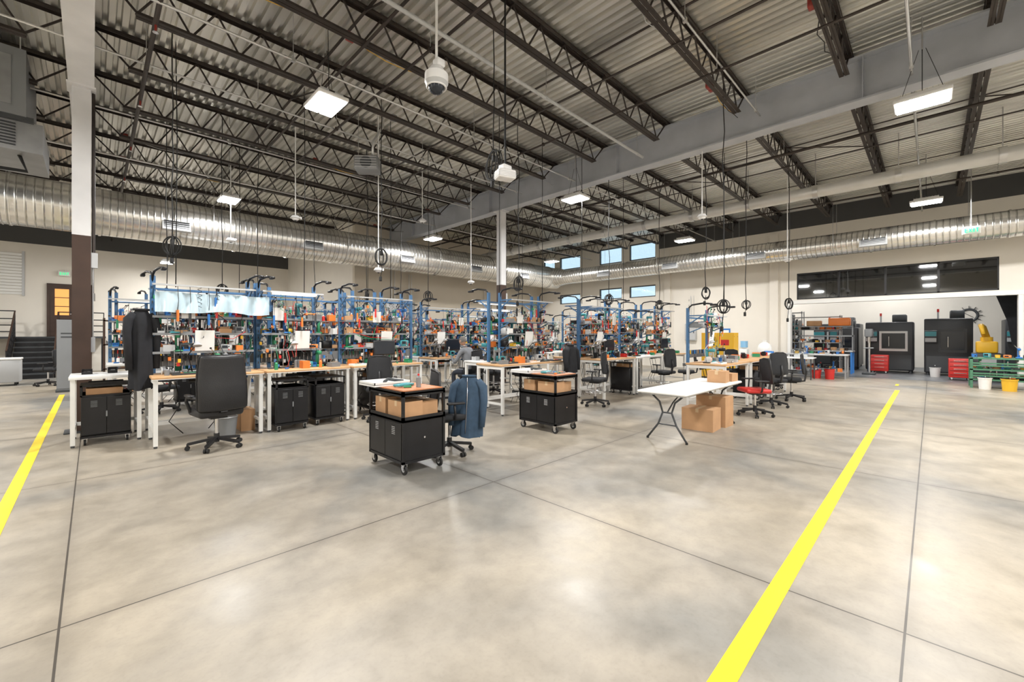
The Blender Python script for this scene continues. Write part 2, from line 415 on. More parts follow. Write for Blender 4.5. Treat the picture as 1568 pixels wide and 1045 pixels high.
for y in (-3.2,1.35,4.8,8.2,11.6):
    b.cb((X_-R2*.96,y,Z2-.12),(.08,.7,.28),M_lgrey,Matrix.Rotation(.3,3,'Y'))
    for j in range(5): b.cb((X_-R2*.98-.025,y,Z2-.22+.05*j),(.05,.62,.012),M_dgrey,Matrix.Rotation(.3,3,'Y'))
for y in (-3.8,-.8,2.4,5.6,8.8,12):
    for sx in (-1,1): b.cyl((X_+sx*(R2+.01),y,Z2),(X_+sx*(R2+.01),y,ZD),.006,M_pipe,6)
    b.tube([(X_+math.cos(t)*(R2+.01),y,Z2-math.sin(t)*(R2+.01)) for t in [PI*i/12 for i in range(13)]],.012,M_pipe,6)
b.obj('spiral_air_duct')
b=MB(); X3,Z3,R3=14.0,5.5,.16
b.cyl((X3,YS+.01,Z3),(X3,YN-.01,Z3),R3,mat('white_duct_paint',(.66,.66,.64),.35,.2,.08,2),24)
y=YS+.5
while y<17:
    b.cyl((X3,y,Z3),(X3,y+.12,Z3),R3+.02,M_pipe,24); b.beam((X3,y+.06,Z3+R3),(X3,y+.06,ZD),.02,.02,M_pipe); y+=1.67
b.obj('supply_duct')

# HVAC unit upper left
b=MB()
b.box(-3.1,-.78,10.6,12.4,5.2,6.3,M_mgrey); b.box(-3.2,-.6,10.7,12.2,4.65,5.15,M_steel)
b.box(-3.15,-.7,10.62,12.3,5.13,5.21,M_dgrey)
for i in range(4): b.box(-2.9+i*.52,-2.5+i*.52,10.585,10.6,5.35,6.15,M_steel)
for i in range(8): b.box(-2.9,-.9,10.66,10.7,4.72+i*.05,4.735+i*.05,M_dgrey)
for x in (-3,-.85):
    for y in (10.7,12.3): b.cyl((x,y,6.3),(x,y,ZD),.01,M_pipe,6)
b.tube([(-.9,11,4.7),(-.8,11,4.4),(-1.4,10.9,4.35),(-2.6,10.8,4.5)],.03,M_rubber,8)
b.obj('hvac_unit')
# small unit heater
b=MB(); b.rb((0,0,0),(.50,.36,.30),M_mgrey,.02,1); b.cyl((0,-.19,0),(0,-.18,0),.12,M_dgrey,20)
for i in range(5): b.box(-.22,.22,-.205,-.185,-.11+i*.055,-.10+i*.055,M_lgrey)
for x in (-.2,.2): b.cyl((x,0,.15),(x,0,ZD-5.25),.006,M_pipe,5)
b.tube([(.1,0,.15),(.1,0,.5),(.3,.1,.9),(.3,.1,ZD-5.25)],.025,M_pipe,8)
b.obj('unit_heater',(4.2,8.6,5.25),-.7)

# conduits / pipes near ceiling
def conduit(name,p,q,r=.02,m=None,hang=True):
    m=m or M_pipe; b=MB(); b.cyl(p,q,r,m,8); p=Vector(p);q=Vector(q); L=(q-p).length; n=max(2,int(L/3.2))
    if hang:
        for i in range(n+1):
            c=p.lerp(q,min(.98,max(.02,i/n))); b.cyl(c,(c.x,c.y,ZD),.006,M_pipe,5); b.cb(c,(.05,.05,.06),m)
    b.obj(name)
for y in (.1,6.75,13.4): conduit('lighting_conduit',(XL+.02,y+.12,5.78),(X2-.25,y+.12,5.78),.02); conduit('lighting_conduit',(X2+.25,y+.12,5.78),(XW-.1,y+.12,5.78),.02)
conduit('compressed_air_pipe',(XL+.02,4.9,5.85),(X2-.2,4.9,5.85),.03,M_lgrey)
conduit('lighting_conduit',(XL+.02,8.9,5.93),(X2-.2,8.9,5.93),.018)
conduit('lighting_conduit',(XL+.02,11.2,5.93),(X2-.2,11.2,5.93),.018)
conduit('lighting_conduit',(XL+.02,2.4,5.93),(X2-.2,2.4,5.93),.015)
conduit('compressed_air_pipe',(3.6,YS+.02,5.89),(3.6,YF-.02,5.89),.022,M_joist)
conduit('compressed_air_pipe',(7.2,YS+.02,5.89),(7.2,YN-.02,5.89),.02,M_joist)
conduit('sprinkler_pipe',(.6,YS+.02,5.80),(.6,YF-.02,5.80),.03,M_joist)
conduit('sprinkler_pipe',(11.6,YS+.02,5.86),(11.6,YN-.02,5.86),.035,M_joist)
conduit('sprinkler_pipe',(17.0,YS+.02,5.9),(17.0,YN-.02,5.9),.025,M_joist)
conduit('gas_pipe',(11.0,YS+.02,6.35),(11.0,2.2,6.35),.014,M_yellow)
b=MB()
for y in [-3+2.6*i for i in range(11)]:
    b.cyl((.6,y,5.80),(.6,y,5.68),.015,M_red_steel,6); b.cyl((.6,y,5.68),(.6,y,5.67),.035,M_chrome,10)
b.obj('sprinkler_heads')
r=random.Random(77)
b=MB()
for i in range(26):
    x=r.uniform(0,9); y=1.04+1.67*r.randint(0,9); b.rb((x,y+.1,ZD-.5),(.12,.08,.12),r.choice([M_lgrey,M_steel,M_red_steel]),.008,1)
    pts=[(x,y+.1,ZD-.45)]
    for k in range(1,6): pts.append((x+k*.3,y+.1+r.uniform(-.04,.04),ZD-.5-.10*math.sin(k/5*PI)+r.uniform(0,.04)))
    b.tube(pts,.007,r.choice([M_rubber,M_lgrey,M_rubber,M_yellow]),4)
b.obj('junction_boxes_and_cables')

# ------------------------------------------------------------------ lights
def lampmesh():
    b=MB(); 
    b.rb((0,0,.05),(.46,.66,.06),M_foil,.015)
    for sx in (-.11,.11):
        b.rb((sx,0,.1),(.14,.5,.06),M_foil,.01)
        for i in range(9): b.box(sx-.065,sx+.065,-.24+i*.06,-.235+i*.06,.125,.15,M_lgrey)
        b.box(sx-.095,sx+.095,-.3,.3,.0,.021,M_led)
    return b.mesh('high_bay_light')
lm=lampmesh()
def lamp(x,y,z,power,rz=0,top=ZD):
    o=put('high_bay_light',lm,(x,y,z),rz)
    l=bpy.data.lights.new('lamp','AREA'); l.shape='RECTANGLE'; l.size=.4; l.size_y=.62; l.energy=power; l.color=(1,.985,.96)
    lo=bpy.data.objects.new('lamp',l); scene.collection.objects.link(lo); lo.parent=o; lo.location=(0,0,-.02)
    b=MB()
    for s in (-1,1): b.cyl((0,s*.25,.12),(0,s*.04,top-z-.5),.004,M_rubber,5)
    b.cyl((0,0,top-z-.5),(0,0,top-z),.01,M_pipe,6); b.cyl((.05,0,.1),(.03,0,top-z),.006,M_rubber,5)
    c=put('suspension',b.mesh('suspension'),(0,0,0),0,o)
    return o
PW=238
for x in (2.6,9.15,16.2):
    for y in (.1,6.75,13.4): lamp(x,y,5.2,PW)
lamp(-3.3,.1,5.2,PW); lamp(-3.3,6.75,5.2,PW); lamp(-3.3,13.4,5.2,PW)
lamp(2.4,20.2,5.2,PW); lamp(2.3,23.6,4.7,PW*.6); lamp(-3.3,20.2,5.2,PW*.8)
for x,y in ((23.5,3.4),(23.5,-1.2),(26,1.2),(26,5.6)): lamp(x,y,5.0,110)
lamp(9.15,-3.6,5.2,PW*.7); lamp(2.6,-3.6,5.2,PW*.7); lamp(16.2,-3.6,5.2,PW*.7)

# ------------------------------------------------------------------ hanging cameras, sensors, cords
def dome_camera(x,y,z,s=1.0):
    b=MB(); H=ZD-z
    b.cyl((0,0,.1*s),(0,0,H),.016,M_foil,10); b.cyl((0,0,H-.03),(0,0,H),.07,M_foil,14)
    b.cyl((0,0,.04*s),(0,0,.12*s),.12*s,M_foil,20,.06*s); b.cyl((0,0,-.05*s),(0,0,.04*s),.125*s,M_foil,20)
    b.cyl((0,0,-.09*s),(0,0,-.05*s),.10*s,M_lgrey,20,.125*s); b.sph((-.01,-.01,-.09*s),.088*s,M_screen,16); b.tube([(math.cos(t)*.1*s,math.sin(t)*.1*s,-.095*s) for t in [2*PI*i/20 for i in range(20)]],.012,M_foil,6,True)
    b.rb((.02,-.02,.16*s),(.10*s,.10*s,.08*s),M_foil,.015,2)
    b.tube([(0,.02,H*.9),(.03,.03,H*.5),(.02,.02,.1)],.006,M_foil,5)
    b.obj('dome_camera',(x,y,z))
dome_camera(2.87,4.13,4.62,1.1)
def box_camera(x,y,z):
    b=MB(); H=ZD-z; R=Matrix.Rotation(-.35,3,'Z')
    b.cyl((0,0,.08),(0,0,H),.014,M_black,8); b.rb((0,0,-.02),(.27,.2,.13),M_foil,.025,3,R)
    for i in range(4): b.cb((.0,0,-.06+.02*i),(.275,.205,.004),M_lgrey,R)
    b.rb((0,0,.08),(.16,.13,.08),M_foil,.02); b.cb((.04,-.1,-.03),(.09,.03,.06),M_dgrey,R)
    b.obj('projector_camera',(x,y,z))
box_camera(4.18,4.32,3.9)
def sensor(x,y,z,s=1):
    b=MB(); H=ZD-z
    b.cyl((0,0,.05),(0,0,H),.012,M_foil,8); b.cyl((0,0,0),(0,0,.06),.11*s,M_foil,18,.07*s); b.sph((0,0,-.005),.075*s,M_foil,14,(1,1,.6)); b.rb((.09*s,.03,.03),(.1*s,.07*s,.06),M_foil,.01,2)
    b.sph((0,0,-.03),.035*s,M_screen,8)
    b.obj('ceiling_sensor',(x,y,z))
for p in ((3.22,10.1,4.2),(9.57,3.6,4.2),(6.8,10.5,4.9),(4.6,8.9,3.05),(14.0,2.9,3.7),(2.6,13.2,4.1),(8.3,10.1,3.2)): sensor(*p)
def coil_cord(x,y,z,r=.16,seed=0,hang=.5):
    rnd=random.Random(seed); b=MB(); H=ZD-z
    pts=[(rnd.uniform(-.02,.02),rnd.uniform(-.02,.02),H*(1-i/8)) for i in range(9)]; pts[0]=(0,0,H); pts[-1]=(0,0,0)
    b.tube(pts,.009,M_rubber,5)
    for k in range(4):
        a=rnd.uniform(0,PI); rr=r*rnd.uniform(.75,1.1); t=rnd.uniform(.1,.4); sq=rnd.uniform(.55,1)
        ring=[]
        for i in range(20):
            th=2*PI*i/20
            q=Vector((math.cos(th)*rr*sq,math.sin(th)*.03,math.sin(th)*rr)); q=Matrix.Rotation(a,3,'Z')@(Matrix.Rotation(t,3,'X')@q); ring.append(q+Vector((0,0,-r*.6)))
        b.tube(ring,.010,M_rubber,5,True)
    b.rb((0,0,-r*.2),(.05,.05,.1),M_rubber,.01)
    b.tube([(0,0,-r),(.03,.02,-r-hang*.5),(0,.03,-r-hang)],.007,M_rubber,5)
    b.rb((0,.03,-r-hang-.03),(.05,.05,.1),M_rubber,.01)
    b.obj('hanging_power_cord',(x,y,z))
for i,(x,y,z,r) in enumerate([(.9,8.6,3.1,.14),(4.3,8.2,3.35,.2),(4.35,4.75,4.35,.26),(8.5,2.8,2.2,.12),(10.2,3.75,2.65,.14),(6.4,9.6,2.7,.13),(2.1,11.5,2.7,.15),(2.9,11.8,2.6,.15),(5.1,10.5,2.7,.14),(6.6,6.4,2.8,.15),(9.6,6.0,2.6,.15),(12.5,6.0,2.6,.15),(11.3,3.2,2.4,.13),(13.2,2.7,2.5,.14),(4.6,12.8,2.6,.15),(7.2,12.4,2.5,.15),(1.2,12.4,2.6,.13)]): coil_cord(x,y,z,r,i,.35 if i%2 else .15)
b=MB()
for (x,y,z0) in ((1.0,9.1,2.4),(3.0,8.9,2.4),(4.9,8.9,2.4),(6.35,6.75,2.4),(9.1,6.5,2.4),(7.8,6.75,2.4),(11.2,6.5,2.3),(2.6,12.3,2.4),(6.0,12.3,2.4),(10.4,9.9,2.3),(12.2,4.0,2.2)):
    b.tube([(x,y,ZD),(x+.02,y+.01,(ZD+z0)/2+.5),(x,y,z0)],.008,M_rubber,5)
b.obj('drop_cords')
def exit_sign(x,y,z,rz,top=None):
    b=MB(); b.rb((0,0,0),(.34,.05,.2),M_white,.01); b.cyl((0,0,.1),(0,0,top-z if top else .16),.008,M_pipe,6)
    def st(p,q): b.beam((p[0],-.03,p[1]),(q[0],-.03,q[1]),.02,.012,M_exit)
    def E(x0): st((x0,-.05),(x0,.05)); [st((x0,v),(x0+.045,v)) for v in (-.05,0,.05)]
    E(-.12); st((-.05,-.05),(0,.05)); st((-.05,.05),(0,-.05)); st((.04,-.05),(.04,.05)); st((.075,.05),(.135,.05)); st((.105,.05),(.105,-.05))
    b.obj('exit_sign',(x,y,z),rz)
exit_sign(16.45,-.75,4.35,-PI/2*.9,ZD); exit_sign(-.85,25.9,4.15,0)

# ------------------------------------------------------------------ small items for benches
def it_bin(b,x,y,z,r):
    m=r.choice([M_cyan,M_red,M_black,M_green,M_mgrey,M_cyan,M_lgrey,M_black,M_orange,M_yellow]); w=r.uniform(.08,.12);d=.16;h=r.uniform(.07,.1)
    b.box(x-w/2,x+w/2,y-d/2,y+d/2,z,z+.006,m); b.box(x-w/2,x-w/2+.005,y-d/2,y+d/2,z,z+h,m); b.box(x+w/2-.005,x+w/2,y-d/2,y+d/2,z,z+h,m)
    b.box(x-w/2,x+w/2,y+d/2-.005,y+d/2,z,z+h,m); b.box(x-w/2,x+w/2,y-d/2,y-d/2+.005,z,z+h*.55,m)
    b.rb((x,y,z+h*.35),(w*.8,d*.8,h*.4),r.choice(PAL),.012,1)
def it_bottle(b,x,y,z,r):
    m=r.choice([M_paper,M_paper,M_cyan,M_green,M_orange,M_red,M_black,M_mgrey]); h=r.uniform(.10,.2); q=r.uniform(.02,.032)
    b.cyl((x,y,z),(x,y,z+h*.72),q,m,8); b.cyl((x,y,z+h*.72),(x,y,z+h*.85),q,m,8,q*.4); b.cyl((x,y,z+h*.85),(x,y,z+h),q*.42,r.choice([M_red,M_black,M_paper]),6)
def it_spool(b,x,y,z,r):
    m=r.choice([M_black,M_paper,M_dgrey,M_steel]); c=r.choice(PAL); q=r.uniform(.04,.075)
    b.cyl((x-.04,y,z+q),(x-.034,y,z+q),q,m,12); b.cyl((x+.034,y,z+q),(x+.04,y,z+q),q,m,12); b.cyl((x-.034,y,z+q),(x+.034,y,z+q),q*.75,c,10)
def it_meter(b,x,y,z,r):
    m=r.choice([M_lgrey,M_black,M_dgrey,M_mgrey,M_teal,M_black,M_orange]); w=r.uniform(.12,.2); h=r.uniform(.08,.15)
    b.rb((x,y,z+h/2),(w,.18,h),m,.012,1); b.box(x-w*.4,x+w*.1,y-.094,y-.088,z+h*.45,z+h*.85,M_screen)
    for k in range(3): b.cyl((x+w*.2,y-.1,z+h*.25+k*h*.22),(x+w*.2,y-.085,z+h*.25+k*h*.22),.01,r.choice([M_red,M_black,M_paper]),6)
def it_box(b,x,y,z,r):
    m=r.choice([M_card,M_paper,M_mgrey,M_lgrey,M_card,M_orange]); w=r.uniform(.08,.18);h=r.uniform(.05,.14); d=r.uniform(.1,.2)
    R=Matrix.Rotation(r.uniform(-.3,.3),3,'Z'); b.cb((x,y,z+h/2),(w,d,h),m,R); b.cb((x,y,z+h+.001),(w*.2,d*1.0,.002),M_tape,R)
def it_tool(b,x,y,z,r):
    a=r.uniform(0,PI); dx,dy=math.cos(a)*.09,math.sin(a)*.09; m=r.choice([M_red,M_yellow,M_orange,M_green,M_cyan,M_black])
    b.cyl((x-dx,y-dy,z+.015),(x,y,z+.015),.014,m,6); b.cyl((x,y,z+.015),(x+dx,y+dy,z+.015),.005,M_chrome,6)
def it_press(b,x,y,z,r):
    m=r.choice([M_green,M_black,M_teal,M_dgrey,M_mgrey,M_cyan])
    b.rb((x,y,z+.02),(.12,.2,.04),m,.008,1); b.rb((x,y+.07,z+.15),(.05,.05,.26),m,.01,1); b.rb((x,y,z+.26),(.06,.18,.07),m,.015,1)
    b.cyl((x,y-.06,z+.1),(x,y-.06,z+.32),.014,M_chrome,8); b.cyl((x-.02,y,z+.27),(x-.1,y-.1,z+.38),.007,M_chrome,6); b.sph((x-.1,y-.1,z+.38),.016,M_black,8)
def it_lamp(b,x,y,z,r):
    b.cyl((x,y,z),(x,y,z+.02),.07,M_black,14); b.tube([(x,y,z+.02),(x-.05,y+.02,z+.28),(x+.05,y-.08,z+.46)],.008,r.choice([M_black,M_lgrey]),6)
    b.cyl((x+.05,y-.08,z+.47),(x+.05,y-.1,z+.42),.035,M_lgrey,12,.06)
def it_mon(b,x,y,z,r):
    b.rb((x,y,z+.008),(.2,.16,.016),M_plast,.006,1); b.cyl((x,y+.03,z),(x,y+.03,z+.2),.018,M_plast,8); b.rb((x,y,z+.32),(.48,.03,.3),M_plast,.008,1); b.box(x-.225,x+.225,y-.018,y-.014,z+.19,z+.45,M_screen)
def it_tray(b,x,y,z,r):
    m=r.choice([M_paper,M_dgrey,M_black,M_mgrey]); w,d=.3,.2
    b.box(x-w/2,x+w/2,y-d/2,y+d/2,z,z+.006,m)
    for s in (-1,1): b.box(x+s*w/2-.004,x+s*w/2+.004,y-d/2,y+d/2,z,z+.03,m); b.box(x-w/2,x+w/2,y+s*d/2-.004,y+s*d/2+.004,z,z+.03,m)
    for k in range(4): it_tool(b,x+r.uniform(-.06,.06),y+r.uniform(-.03,.03),z+.006,r)
def it_rack(b,x,y,z,r):
    b.rb((x,y,z+.01),(.1,.1,.02),M_dgrey,.004,1); h=r.uniform(.22,.36); b.cyl((x,y,z),(x,y,z+h),.007,M_chrome,6)
    for k in range(3):
        a=r.uniform(0,6.28); q=(x+math.cos(a)*.06,y+math.sin(a)*.06,z+h*(.4+.25*k)); b.cyl((x,y,q[2]),q,.005,M_black,5); b.cb(q,(.035,.035,.055),r.choice(PAL))
    b.tube([(x,y,z+h),(x+.07,y,z+h+.02),(x+.1,y-.03,z+h*.5),(x+.05,y-.05,z+.01)],.005,r.choice([M_black,M_black,M_green,M_red]),4)
ITEMS=[it_bin,it_bin,it_bin,it_bottle,it_spool,it_meter,it_box,it_box,it_rack,it_press]
def fill(b,x0,x1,y0,y1,z,r,step=.15,items=ITEMS):
    x=x0+.08
    while x<x1-.06:
        r.choice(items)(b,x,r.uniform(y0+.1,y1-.1) if y1-y0>.2 else (y0+y1)/2,z,r); x+=step*r.uniform(.75,1.3)

def workstation(w,seed,top=M_wood,d=.8,h=2.5,posts=None,zt=1.0,rich=True,monitor=False,bar=False,shelves=(.32,.6,.86)):
    r=random.Random(seed); b=MB(); posts=posts or (.06,w-.06)
    b.rb((w/2,d/2,zt-.02),(w,d,.04),top,.006,1); b.box(0,w,-.002,.012,zt-.045,zt-.035,M_white)
    for x in (.04,w-.04):
        for y in (.04,d-.04):
            b.box(x-.025,x+.025,y-.025,y+.025,.03,zt-.04,M_white); b.cyl((x,y,0),(x,y,.03),.022,M_dgrey,10)
        b.box(x-.02,x+.02,.04,d-.04,zt-.1,zt-.04,M_white); b.box(x-.02,x+.02,.04,d-.04,.2,.24,M_white)
    b.box(.04,w-.04,d-.06,d-.02,.2,.25,M_white); b.box(.04,w-.04,d-.06,d-.02,zt-.1,zt-.04,M_white)
    b.rb((w*.5,d-.09,zt-.15),(.4,.04,.05),M_black,.008,1)
    for k in range(3):
        x=r.uniform(.2,w-.2); b.tube([(x,d-.1,zt-.15),(x+.05,d-.15,.5),(x-.08,d-.1,.25),(x+.1,d-.05,.03)],.007,M_rubber,4)
    if not rich: 
        fill(b,.1,w-.1,.3,d-.1,zt,r,.22); return b.mesh('assembly_workbench')
    yb=d-.03
    for k,x in enumerate(posts):
        b.box(x-.028,x+.028,yb-.02,yb+.03,zt-.15,h,M_blue)
        for j in range(12): b.box(x-.008,x+.008,yb-.0215,yb-.019,zt+.08+j*.11,zt+.12+j*.11,M_dgrey)
        b.tube([(x,yb,h-.12),(x+.005,yb-.02,h+.01),(x+.02,yb-.07,h+.06),(x+.06,yb-.28,h+.09),(x+.09,yb-.46,h+.07)],.018,M_black,8)
        b.rb((x+.09,yb-.49,h+.05),(.06,.15,.04),M_black,.012,2)
        b.beam((x,yb,h-.35),(x,yb-.3,h-.16),.02,.02,M_blue)
    x0,x1=posts[0],posts[-1]
    b.box(x0,x1,yb-.01,yb+.02,h-.22,h-.19,M_blue)
    b.box(x0-.03,x1+.03,yb-.42,yb-.39,h-.18,h-.155,M_lgrey)
    for x in (x0,x1): b.beam((x,yb,h-.165),(x,yb-.41,h-.165),.025,.025,M_blue)
    if bar:
        b.box(x0+.1,x1-.1,yb-.45,yb-.36,h-.21,h-.18,M_white); b.box(x0+.12,x1-.12,yb-.44,yb-.37,h-.216,h-.208,M_tube)
    for z_ in shelves:
        z=zt+z_
        b.box(x0-.02,x1+.02,yb-.3,yb-.02,z-.015,z,M_mgrey if r.random()<.5 else M_blue); b.box(x0-.02,x1+.02,yb-.31,yb-.295,z-.015,z+.02,M_mgrey)
        for x in posts: b.beam((x,yb-.28,z-.015),(x,yb,z-.13),.015,.02,M_blue)
        fill(b,x0,x1,yb-.3,yb-.12,z,r,.082); fill(b,x0,x1,yb-.14,yb-.02,z,r,.13)
    b.box(x0,x1,yb-.0,yb+.02,zt+.1,zt+.26,M_mgrey if seed%2 else M_dgrey)
    for j in range(int((x1-x0)/.07)):
        x=x0+.05+j*.07; m=r.choice(PAL); b.cyl((x,yb-.03,zt+.26),(x,yb-.03,zt+.18),.013,m,6); b.cyl((x,yb-.03,zt+.18),(x,yb-.03,zt+.11),.005,M_chrome,5)
    for j in range(5):
        x=r.uniform(x0+.08,x1-.08); z=h-.18; m=r.choice([M_black,M_black,M_dgrey,M_green,M_red,M_orange,M_cyan]); L=r.uniform(.1,.45)
        b.tube([(x,yb-.4,z),(x+.01,yb-.4,z-L*.6),(x,yb-.4,z-L)],.004,M_black,4); b.cyl((x,yb-.4,z-L-.17),(x,yb-.4,z-L),.018,m,8); b.cyl((x,yb-.4,z-L-.22),(x,yb-.4,z-L-.17),.007,M_chrome,6)
        if j<2:
            pts=[(x+.12+math.cos(t)*.025,yb-.4+math.sin(t)*.025,z-t*.01) for t in [i*.8 for i in range(40)]]
            b.tube(pts,.004,r.choice([M_green,M_black,M_cyan]),4)
    for j in range(6):
        xa=r.uniform(x0,x1); xb=r.uniform(x0,x1); za=zt+r.uniform(.3,1.2); zb_=zt+r.uniform(.3,1.2)
        b.tube([(xa,yb-.3,za),(xa*.7+xb*.3,yb-.34,min(za,zb_)-.1),(xa*.3+xb*.7,yb-.33,min(za,zb_)-.12),(xb,yb-.3,zb_)],.005,r.choice([M_black,M_black,M_dgrey,M_red,M_green]),4)
    fill(b,.1,w-.1,.38,d-.3,zt,r,.10,[it_press,it_meter,it_bottle,it_lamp,it_bin,it_box,it_spool,it_rack,it_rack])
    fill(b,.1,w-.1,.05,.32,zt,r,.24,[it_tray,it_tool,it_bottle,it_box,it_bin,it_rack])
    if monitor: it_mon(b,w*.55,.4,zt,r)
    b.cb((r.uniform(x0+.3,x1-.3),yb-.33,zt+.5),(.25,.006,.32),M_paper,Matrix.Rotation(.1,3,'X'))
    b.cb((r.uniform(x0+.15,x1-.15),yb-.33,zt+.95),(.17,.006,.22),M_paper,Matrix.Rotation(.1,3,'X'))
    return b.mesh('assembly_workbench')
WD=[1.38,1.38,1.5,1.5,2.0,1.5,1.5]
ws=[workstation(1.38,1,M_wood,posts=(.06,1.32)),
    workstation(1.38,2,M_wood,posts=(.06,1.0),bar=True),
    workstation(1.5,3,M_wood,posts=(.06,.95,1.44),monitor=True),
    workstation(1.5,4,M_laminate,posts=(.06,1.44),bar=True),
    workstation(2.0,5,M_wood,posts=(.66,1.94)),
    workstation(1.5,6,M_laminate,posts=(.4,1.2),h=2.2,shelves=(.35,.65)),
    workstation(1.5,7,M_wood,posts=(.06,1.44),h=2.45,monitor=True)]
wc=workstation(1.5,10,M_wood,posts=(.06,1.12),h=2.15,shelves=(.75,),monitor=False)
wl=workstation(1.5,8,M_wood,rich=False); wh=workstation(.78,9,M_laminate,rich=False)
def W(i,x,y,flip=False):
    me=ws[i]
    if flip: put('assembly_workbench',me,(x+WD[i],y+.8,0),PI)
    else: put('assembly_workbench',me,(x,y,0))
W(0,.58,7.62); W(1,2.0,7.62); W(2,3.45,7.62)
W(3,.6,8.47,True); W(6,2.2,8.47,True); W(2,3.75,8.47,True)
put('assembly_workbench',wh,(-.24,8.48,0))
W(6,6.1,8.8); W(3,7.7,8.8)
W(5,6.1,9.65,True)
W(4,5.62,5.88); W(3,6.0,6.75,True)
W(6,8.62,5.5); W(5,10.2,5.5); W(2,11.8,5.5); W(0,8.7,6.35,True); W(1,10.4,6.35,True)
put('assembly_workbench',wc,(8.8,2.85,0)); put('assembly_workbench',wl,(10.5,2.85,0)); put('assembly_workbench',wl,(12.2,2.85,0))
W(3,.2,11.6); W(0,1.8,11.6); W(6,3.3,11.6); W(1,4.9,11.6); W(2,6.4,11.6)
W(2,.3,12.45,True); W(5,1.9,12.45,True); W(6,3.6,12.45,True); W(0,5.3,12.45,True)
W(5,10.7,9.0); W(6,12.4,9.0); W(0,14.0,9.0)
W(3,9.9,12.6); W(2,11.6,12.6)

# ------------------------------------------------------------------ carts and cabinets
def caster(b,x,y,h=.1):
    b.cyl((x-.012,y,h*.42),(x+.012,y,h*.42),h*.42,M_rubber,14); b.cyl((x-.014,y,h*.42),(x+.014,y,h*.42),h*.2,M_lgrey,10)
    b.beam((x-.02,y,h*.4),(x-.02,y,h),.006,.05,M_chrome); b.beam((x+.02,y,h*.4),(x+.02,y,h),.006,.05,M_chrome); b.box(x-.03,x+.03,y-.03,y+.03,h-.01,h,M_chrome)
def doorface(b,x0,x1,y,z0,z1,axis='y'):
    mid=(x0+x1)/2
    for (a,c) in ((x0+.015,mid-.004),(mid+.004,x1-.015)):
        if axis=='y': b.box(a,c,y-.012,y,z0+.015,z1-.015,M_black)
        else: b.box(y-.012,y,a,c,z0+.015,z1-.015,M_black)
        for k in range(5):
            zz=z1-.07-.02*k; cx=(a+c)/2
            if axis=='y': b.box(cx-.035,cx+.035,y-.015,y-.011,zz,zz+.006,M_mgrey)
            else: b.box(y-.015,y-.011,cx-.035,cx+.035,zz,zz+.006,M_lgrey)
def carton(b,x0,x1,y0,y1,z0,z1):
    b.box(x0,x1,y0,y1,z0,z1,M_card); my=(y0+y1)/2; b.box(x0-.001,x1+.001,my-.025,my+.025,z1-.06,z1+.002,M_tape); b.box(x0+.005,x1-.005,my-.001,my+.001,z1,z1+.003,M_dgrey)
def av_cart(name,loc,seed,H=.95):
    r=random.Random(seed); b=MB(); w,d=.58,.80
    for x in (.05,w-.05):
        for y in (.05,d-.05): caster(b,x,y,.13)
    b.box(0,w,0,d,.13,.16,M_black); b.box(.012,w-.012,.012,d-.012,.16,.60,M_black); b.box(0,w,0,d,.60,.625,M_black)
    doorface(b,0,d,.012,.16,.60,'x')
    for x in (.015,w-.015):
        for y in (.015,d-.015): b.box(x-.015,x+.015,y-.015,y+.015,.13,H,M_black)
    b.box(0,w,0,d,H-.04,H-.02,M_black)
    for (a,c,e,f) in ((0,w,0,.01),(0,w,d-.01,d),(0,.01,0,d),(w-.01,w,0,d)): b.box(a,c,e,f,H-.06,H,M_black); b.box(a,c,e,f,.6,.66,M_black)
    b.cyl((w*.5,-.002,.4),(w*.5,.01,.4),.012,M_chrome,8)
    carton(b,.05,.30,.06,.42,.63,.82); carton(b,.31,.54,.10,.50,.63,.80); carton(b,.06,.45,.5,.75,.63,.83)
    b.box(.02,w-.02,.02,d-.02,H-.02,H+.01,M_orange_wood); fill(b,.08,w-.08,.08,.36,H+.01,r,.17,[it_tray,it_bottle,it_tool,it_tool])
    b.box(-.06,w*.75,d-.26,d+.16,H+.01,H+.035,M_laminate)
    for (a,c,e,f) in ((-.06,w*.75,d-.26,d-.25),(-.06,w*.75,d+.15,d+.16),(-.06,-.05,d-.26,d+.16),(w*.75-.01,w*.75,d-.26,d+.16)): b.box(a,c,e,f,H+.03,H+.06,M_laminate)
    b.tube([(.1,d-.2,H+.06),(.2,d-.1,H+.08),(.3,d-.12,H+.06),(.36,d-.2,H+.05)],.02,M_dgrey,8); b.rb((.25,d-.4,H+.03),(.26,.12,.03),M_teal,.014,2,Matrix.Rotation(.3,3,'Z'))
    b.obj(name,loc)
av_cart('utility_cart',(2.45,4.18,0),11); av_cart('utility_cart',(5.2,4.22,0),12,.93)
def cab(loc,w=.5,d=.6,H=.84,rz=0,items=True,seed=0):
    b=MB()
    for x in (.05,w-.05):
        for y in (.05,d-.05): caster(b,x,y,.1)
    b.rb((w/2,d/2,.42),(w-.02,d-.02,.6),M_black,.01,1); b.box(0,w,0,d,.1,.13,M_black); b.box(0,w,0,d,.7,.72,M_black)
    for x in (.012,w-.012):
        for y in (.012,d-.012): b.box(x-.012,x+.012,y-.012,y+.012,.7,H,M_black)
    b.box(0,w,0,d,H-.02,H,M_black)
    doorface(b,0,w,.0,.14,.7,'y'); b.box(w*.5-.008,w*.5+.008,-.02,-.01,.4,.48,M_mgrey)
    if items: carton(b,.06,w-.1,.06,d-.15,.72,.81)
    b.obj('rolling_tool_cabinet',loc,rz)
cab((-.13,8.55,0),.55,.6,.86); cab((2.10,7.5,0),items=False); cab((2.74,7.58,0),.52,items=False)
